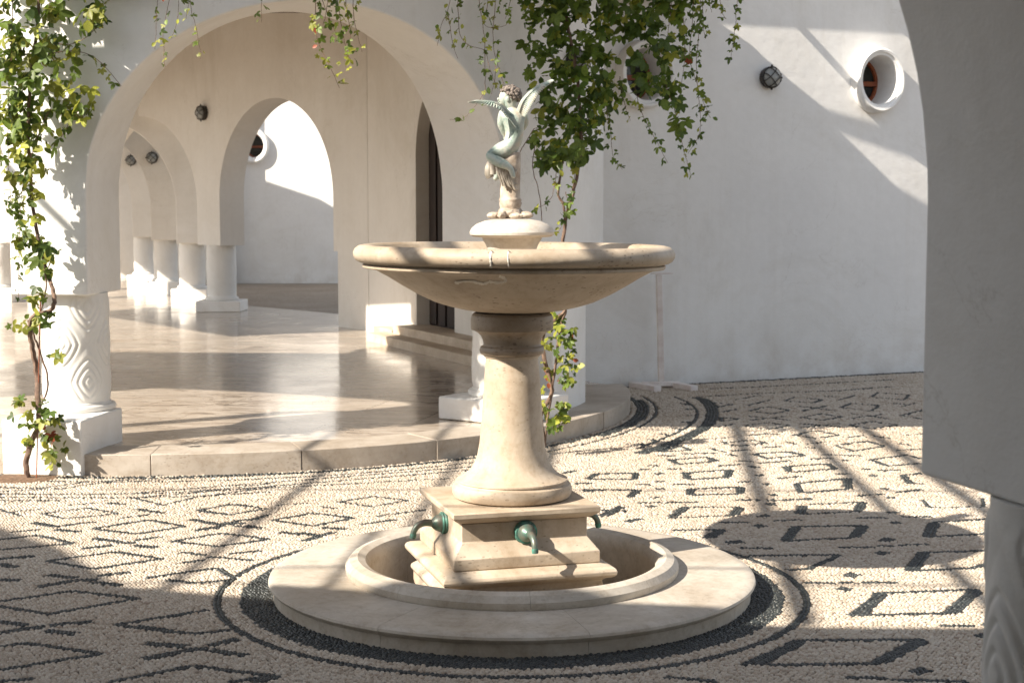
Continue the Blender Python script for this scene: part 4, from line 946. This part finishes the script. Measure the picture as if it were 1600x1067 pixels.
# ------------------------------------------------------------------ vines
def leaflet(bm, base, d, n_, L, w, fold, serr=True):
    d = d.normalized(); n_ = (n_ - d * n_.dot(d)).normalized(); s_ = d.cross(n_)
    ts = [0.0, 0.18, 0.42, 0.68, 0.88, 1.0]; ws = [0.06, 0.60, 1.0, 0.86, 0.44, 0.0]
    mid = [bm.verts.new(base + d * (L * t) - n_ * (0.10 * L * t * t)) for t in ts]
    for sg in (-1, 1):
        ed = []
        for i in range(1, 5): ed.append(bm.verts.new(mid[i].co + s_ * (sg * w * ws[i] / 2) + n_ * (fold * w * ws[i] / 2) + d * (0.04 * L * (i % 2))))
        seq = [mid[0]] + ed + [mid[5]]
        for i in range(5):
            vs = [mid[i], seq[i], seq[i + 1], mid[i + 1]]; u = []
            for v in vs:
                if v not in u: u.append(v)
            if len(u) >= 3: bm.faces.new(u if sg > 0 else u[::-1])
def leaf_mesh(kind, mat, seed):
    r_ = random.Random(seed); bm = bmesh.new()
    if kind == 'five': angs = [-105, -52, 0, 52, 105]; Ls = [0.60, 0.85, 1.0, 0.85, 0.60]
    elif kind == 'three': angs = [-68, 0, 68]; Ls = [0.8, 1.0, 0.8]
    else: angs = [0]; Ls = [1.0]
    for a, l in zip(angs, Ls):
        a = math.radians(a + r_.uniform(-7, 7)); d = Vector((math.sin(a), r_.uniform(-0.25, 0.1), -math.cos(a)))
        leaflet(bm, Vector((0, 0, -0.05)) if len(angs) > 1 else Vector(), d, Vector((0, -1, 0.15)), l, l * (0.52 if len(angs) > 1 else 0.68), r_.uniform(0.1, 0.45))
    me = bpy.data.meshes.new('leaf'); bmesh.ops.recalc_face_normals(bm, faces=bm.faces); bm.to_mesh(me); bm.free(); me.materials.append(mat)
    me.polygons.foreach_set("use_smooth", [True] * len(me.polygons)); return me
LEAVES = {}
for mi in range(4):
    for kd in ('five', 'three', 'one'):
        for sd_ in (1, 2): LEAVES[(mi, kd, sd_)] = leaf_mesh(kd, LEAFM[mi], mi * 10 + sd_)
def leaf_matrix(p, size, r_, tilt=0.5):
    yaw = r_.gauss(-0.35, 0.75); pitch = r_.gauss(-0.35, tilt); roll = r_.gauss(0, 0.7)
    return Matrix.Translation(p) @ Euler((0, 0, yaw)).to_matrix().to_4x4() @ Euler((pitch, 0, 0)).to_matrix().to_4x4() @ Euler((0, roll, 0)).to_matrix().to_4x4() @ Matrix.Diagonal((size, size, size, 1))
class Vine:
    def __init__(self, name, loc, label, seed):
        self.e = tag(empty(name, loc), label, 'climbing plant' if 'hanging' not in name else 'hanging vine'); self.loc = Vector(loc); self.r = random.Random(seed); self.L = []
    def stem(self, pts, rad, mat='bark', wob=0.006, name='stem'):
        P = smooth_poly(pts, 5); P = [p - self.loc + Vector((self.r.uniform(-wob, wob), self.r.uniform(-wob, wob), 0)) for p in P]
        return tube(name, P, rad, M[mat], self.e, 6)
    def leaf(self, p, size, pal):
        mi = self.r.choices(range(4), pal)[0]; kd = self.r.choices(('five', 'three', 'one'), (0.35, 0.35, 0.3))[0]
        self.L.append((p, size, mi, kd))
    def strand(self, px, Y, step=9, size=0.055, pal=(5, 4, 2, .15), lat=9, stem=0.0028, skip=0.0, dy=0.06):
        """px: pixel polyline in the photo, hung at depth Y"""
        pts = [at(x, y, Y + self.r.uniform(-.015, .015)) for x, y in px]
        P = smooth_poly(pts, 5); 
        if stem: self.stem(pts, lambda t: stem * (1 - 0.5 * t), 'twig', 0.003, 'shoot')
        tot = sum((b - a).length for a, b in zip(P, P[1:])); k = int(1.35 * tot / (step * 0.0039)); acc = [0]
        for a, b in zip(P, P[1:]): acc.append(acc[-1] + (b - a).length)
        for i in range(k):
            if self.r.random() < skip: continue
            s = tot * (i + self.r.random() * 0.8) / k; j = max(0, min(len(P) - 2, next((q for q in range(len(acc) - 1) if acc[q + 1] >= s), 0)))
            t = (s - acc[j]) / max(1e-6, acc[j + 1] - acc[j]); c = P[j].lerp(P[j + 1], t)
            c = c + Vector((self.r.uniform(-lat, lat) * 0.0036, self.r.uniform(-dy, dy) - 0.02, self.r.uniform(-.012, .012)))
            self.leaf(c, size * self.r.uniform(0.6, 1.25), pal)
    def blob(self, cx, cy, rx, ry, n, Y, size=0.06, pal=(5, 4, 2, .15), dy=0.12):
        for _ in range(int(n * (1.1 if self.loc.x < -2.5 else 1.25))):
            a = self.r.uniform(0, 2 * PI); q = math.sqrt(self.r.random()); p = at(cx + rx * q * math.cos(a), cy + ry * q * math.sin(a), Y)
            p.y += self.r.uniform(-dy, dy); self.leaf(p, size * self.r.uniform(0.55, 1.3), pal)
    def close(self):
        L = self.L; L.sort(key=lambda q: -q[1])
        near = L[:295]; rest = L[295:]
        for p, s, mi, kd in near:
            o = bpy.data.objects.new('leaf', LEAVES[(mi, kd, self.r.choice((1, 2)))]); COL.objects.link(o); o.parent = self.e; o.matrix_local = leaf_matrix(p - self.loc, s, self.r)
        if rest:
            bm = bmesh.new(); vs = []; fs = []; ms = []
            for p, s, mi, kd in rest:
                me = LEAVES[(mi, kd, self.r.choice((1, 2)))]; mt = leaf_matrix(p - self.loc, s, self.r); o0 = len(vs)
                vs += [tuple(mt @ v.co) for v in me.vertices]
                for f in me.polygons: fs.append([o0 + i for i in f.vertices]); ms.append(mi)
            bm.free(); me = bpy.data.meshes.new('foliage'); me.from_pydata(vs, [], fs)
            for m in LEAFM: me.materials.append(m)
            me.polygons.foreach_set("material_index", ms); me.polygons.foreach_set("use_smooth", [True] * len(fs))
            o = link('foliage', me, None, self.e); o["kind"] = "stuff"
BR = (5, 1.6, 4.6, .05); DK = (7, 4.5, 1.6, .06)
# left vine
Yl = 2.72
v = Vine('climbing_vine', (-2.86, 2.62, 0.0), 'leafy vine climbing the left pier of the arcade from a round hole in the paving', 11)
tr = [(45,752),(41,725),(47,695),(60,665),(59,620),(57,580),(51,545),(47,512),(53,494),(66,489),(80,484),(85,468),(79,440),(69,410),(62,380),(52,330),(46,250),(44,180),(50,100),(58,40),(66,-60),(70,-160)]
v.stem([at(x, y, 2.62 if y > 600 else (2.66 if y > 460 else 2.76)) for x, y in tr], lambda t: 0.017 - 0.008 * t, 'bark', 0.003, 'trunk')
v.stem([at(x, y, 2.74) for x, y in [(62,640),(75,600),(66,560),(55,530),(44,500)]], lambda t: 0.006, 'bark', 0.003)
v.stem([at(x, y, 2.74) for x, y in [(70,420),(72,450),(68,470),(60,500)]], lambda t: 0.005, 'bark', 0.003)
tube('stake', [at(57, 752, 2.6) - v.loc, at(63, 470, 2.66) - v.loc], 0.0035, M['wood'], v.e, 6)
for c in ((40,25,62,55,62),(120,10,50,35,26),(25,95,42,45,48),(85,95,50,45,40),(120,160,34,28,26),(20,170,30,45,40),(65,175,45,40,34),(45,240,34,40,30),(45,-60,110,50,80),(150,-50,90,40,40)):
    v.blob(*c, Yl, 0.074, BR)
v.blob(150, 25, 22, 22, 10, Yl, 0.05, DK)
for c in ((38,300,26,38,26),(40,370,26,34,26),(62,405,22,36,20),(45,340,20,60,14)): v.blob(*c[:4], int(c[4] * 0.85), Yl, 0.056, BR, 0.08)
v.blob(70, 385, 16, 22, 8, Yl, 0.085, (5, 3, 2, 0))
for c in ((62,470,18,28,14),(72,500,16,14,8),(25,508,26,10,8),(48,640,32,26,26),(75,660,26,22,12),(85,700,22,26,14),(55,700,16,20,8),(85,555,14,6,4)): v.blob(*c, 2.62, 0.056, (5, 1.6, 4, .25), 0.06)
for s_ in ([(60,88),(110,80),(150,92),(190,135)], [(60,60),(110,70),(150,45),(165,8)], [(128,165),(110,190),(95,215),(72,235)], [(20,-40),(18,80),(12,200),(15,280),(20,340)], [(80,170),(60,210),(35,300),(30,420),(28,470)]): v.strand(s_, Yl, 15, 0.045, BR, 7)
v.close()
# hanging shoots over the arch
v = Vine('hanging_vine', (-2.0, 2.7, 3.4), 'short thin shoots with small leaves hanging over the left shoulder of the arch', 12)
for s_ in ([(262,-90),(266,-10),(255,50),(258,105)], [(270,-90),(280,10),(268,60)], [(290,-90),(296,0),(308,50),(314,92)], [(300,-90),(300,-20),(290,30)], [(250,-90),(246,0),(242,78)], [(408,-80),(409,0),(409,36)]): v.strand(s_, 2.7, 13, 0.034, BR, 7, 0.002, 0.1)
v.close()
v = Vine('hanging_vine', (-1.1, 2.75, 3.4), 'yellow green shoots hanging in front of the crown of the large arch', 13)
for s_ in ([(488,-90),(494,0),(490,40),(502,78),(516,105),(531,138)], [(500,-90),(502,-10),(520,40),(530,60)], [(520,-90),(528,0),(535,50),(544,85),(552,100)], [(545,-90),(540,0),(548,60),(540,108)], [(560,-90),(552,10),(560,60),(566,82)], [(510,-80),(512,0),(505,40)]): v.strand(s_, 2.75, 9, 0.040, (4, 1.5, 4, .15), 9, 0.0024, 0.05)
v.close()
v = Vine('hanging_vine', (-0.2, 2.9, 3.4), 'loose shoots hanging between the large arch and the dense vine above the statue', 14)
for s_ in ([(700,-90),(703,0),(690,40),(683,72)], [(705,-90),(715,0),(718,50),(730,70),(757,80),(766,110),(778,140)], [(740,-90),(748,0),(757,60),(758,130),(756,146),(740,170),(722,185),(703,187)], [(760,-90),(762,0),(757,40),(790,40),(800,15)], [(770,-90),(775,-10),(770,60),(776,95),(790,140),(800,160)],
           [(790,-90),(798,-10),(790,30)], [(700,20),(706,60),(715,92)], [(775,95),(772,130),(768,148)]): v.strand(s_, 2.9, 12, 0.036, BR, 8, 0.0022, 0.12)
v.close()
# dense vine on the right pier
Yr = 3.45
v = Vine('climbing_vine', (0.22, 3.45, 0.0), 'dense dark green vine climbing the right pier and spreading above the fountain bowl', 15)
t1 = [(850,697),(845,650),(862,610),(850,560),(848,525),(865,500),(882,485),(888,440),(880,385),(884,345),(893,310),(903,268),(908,200),(900,110),(885,20),(880,-90),(880,-170)]
v.stem([at(x, y, 3.45) for x, y in t1], lambda t: 0.015 - 0.004 * t, 'bark', 0.004, 'trunk')
v.stem([at(x, y, 3.45) for x, y in [(851,695),(858,640),(868,570),(874,520),(884,486)]], lambda t: 0.009, 'bark', 0.003)
v.stem([at(x, y, 3.43) for x, y in [(884,345),(880,320),(872,300),(880,250)]], lambda t: 0.008, 'bark', 0.003)
v.stem([at(x, y, 3.43) for x, y in [(812,238),(838,200),(832,260),(842,300),(847,345)]], lambda t: 0.003, 'bark', 0.003)
for c in ((865,500,18,16,14),(885,512,16,12,10),(870,530,22,16,14),(893,560,12,20,10),(885,590,14,14,8),(870,655,16,22,14),(880,640,12,14,8),(850,620,10,24,6),(875,575,14,20,8)): v.blob(*c, 3.42, 0.052, (4, 2, 4, .15), 0.06)
v.blob(872, 655, 8, 8, 3, 3.40, 0.09, (3, 0, 3, 0))
v.blob(850, 590, 8, 24, 5, 3.42, 0.04, (2, 0, 1, 1.2))
for c in ((870,-10,55,40,60),(930,-10,60,45,60),(990,-5,55,40,52),(1050,-10,50,40,40),(850,50,34,44,36),(900,60,50,55,66),(960,50,44,50,32),(1000,50,34,50,20),(860,120,36,42,40),(910,130,46,46,56),(950,130,26,46,26),(870,190,36,34,42),(915,195,32,34,34),(850,235,22,26,20),(885,235,32,22,24),
          (1015,100,20,55,22),(1045,40,20,60,18),(1045,130,15,40,14),(1068,60,10,60,8),(1060,170,12,30,8),(900,-90,100,50,90),(1030,-80,80,40,50)): v.blob(*c, Yr, 0.068, DK, 0.16)
v.blob(905, 235, 16, 14, 6, 3.36, 0.11, DK); v.blob(870, 240, 14, 14, 4, 3.36, 0.10, DK)
for s_ in ([(945,120),(948,170),(955,215),(958,245),(972,265)], [(968,120),(975,160),(985,190)], [(990,130),(1000,170),(1012,195),(1028,225),(1043,255)], [(1035,120),(1050,160),(1062,200),(1068,235),(1074,255),(1080,278)],
           [(1096,-60),(1093,40),(1088,100),(1092,160),(1094,205),(1075,240)], [(1085,-60),(1082,30),(1078,90),(1092,140),(1110,185)], [(1100,-60),(1098,20),(1102,60)], [(1130,-90),(1125,0),(1133,30)], [(1160,-90),(1152,0),(1148,50),(1142,90)],
           [(1120,-90),(1108,-10),(1112,20)], [(870,250),(865,300),(850,320),(835,325)], [(905,230),(893,300),(880,345),(872,365)], [(884,300),(890,330)], [(1050,0),(1040,80),(1030,150)], [(1065,0),(1070,80),(1062,150)]): v.strand(s_, Yr - 0.02, 9, 0.040, (6, 3, 2, .12), 7, 0.0024, 0.05)
v.close()
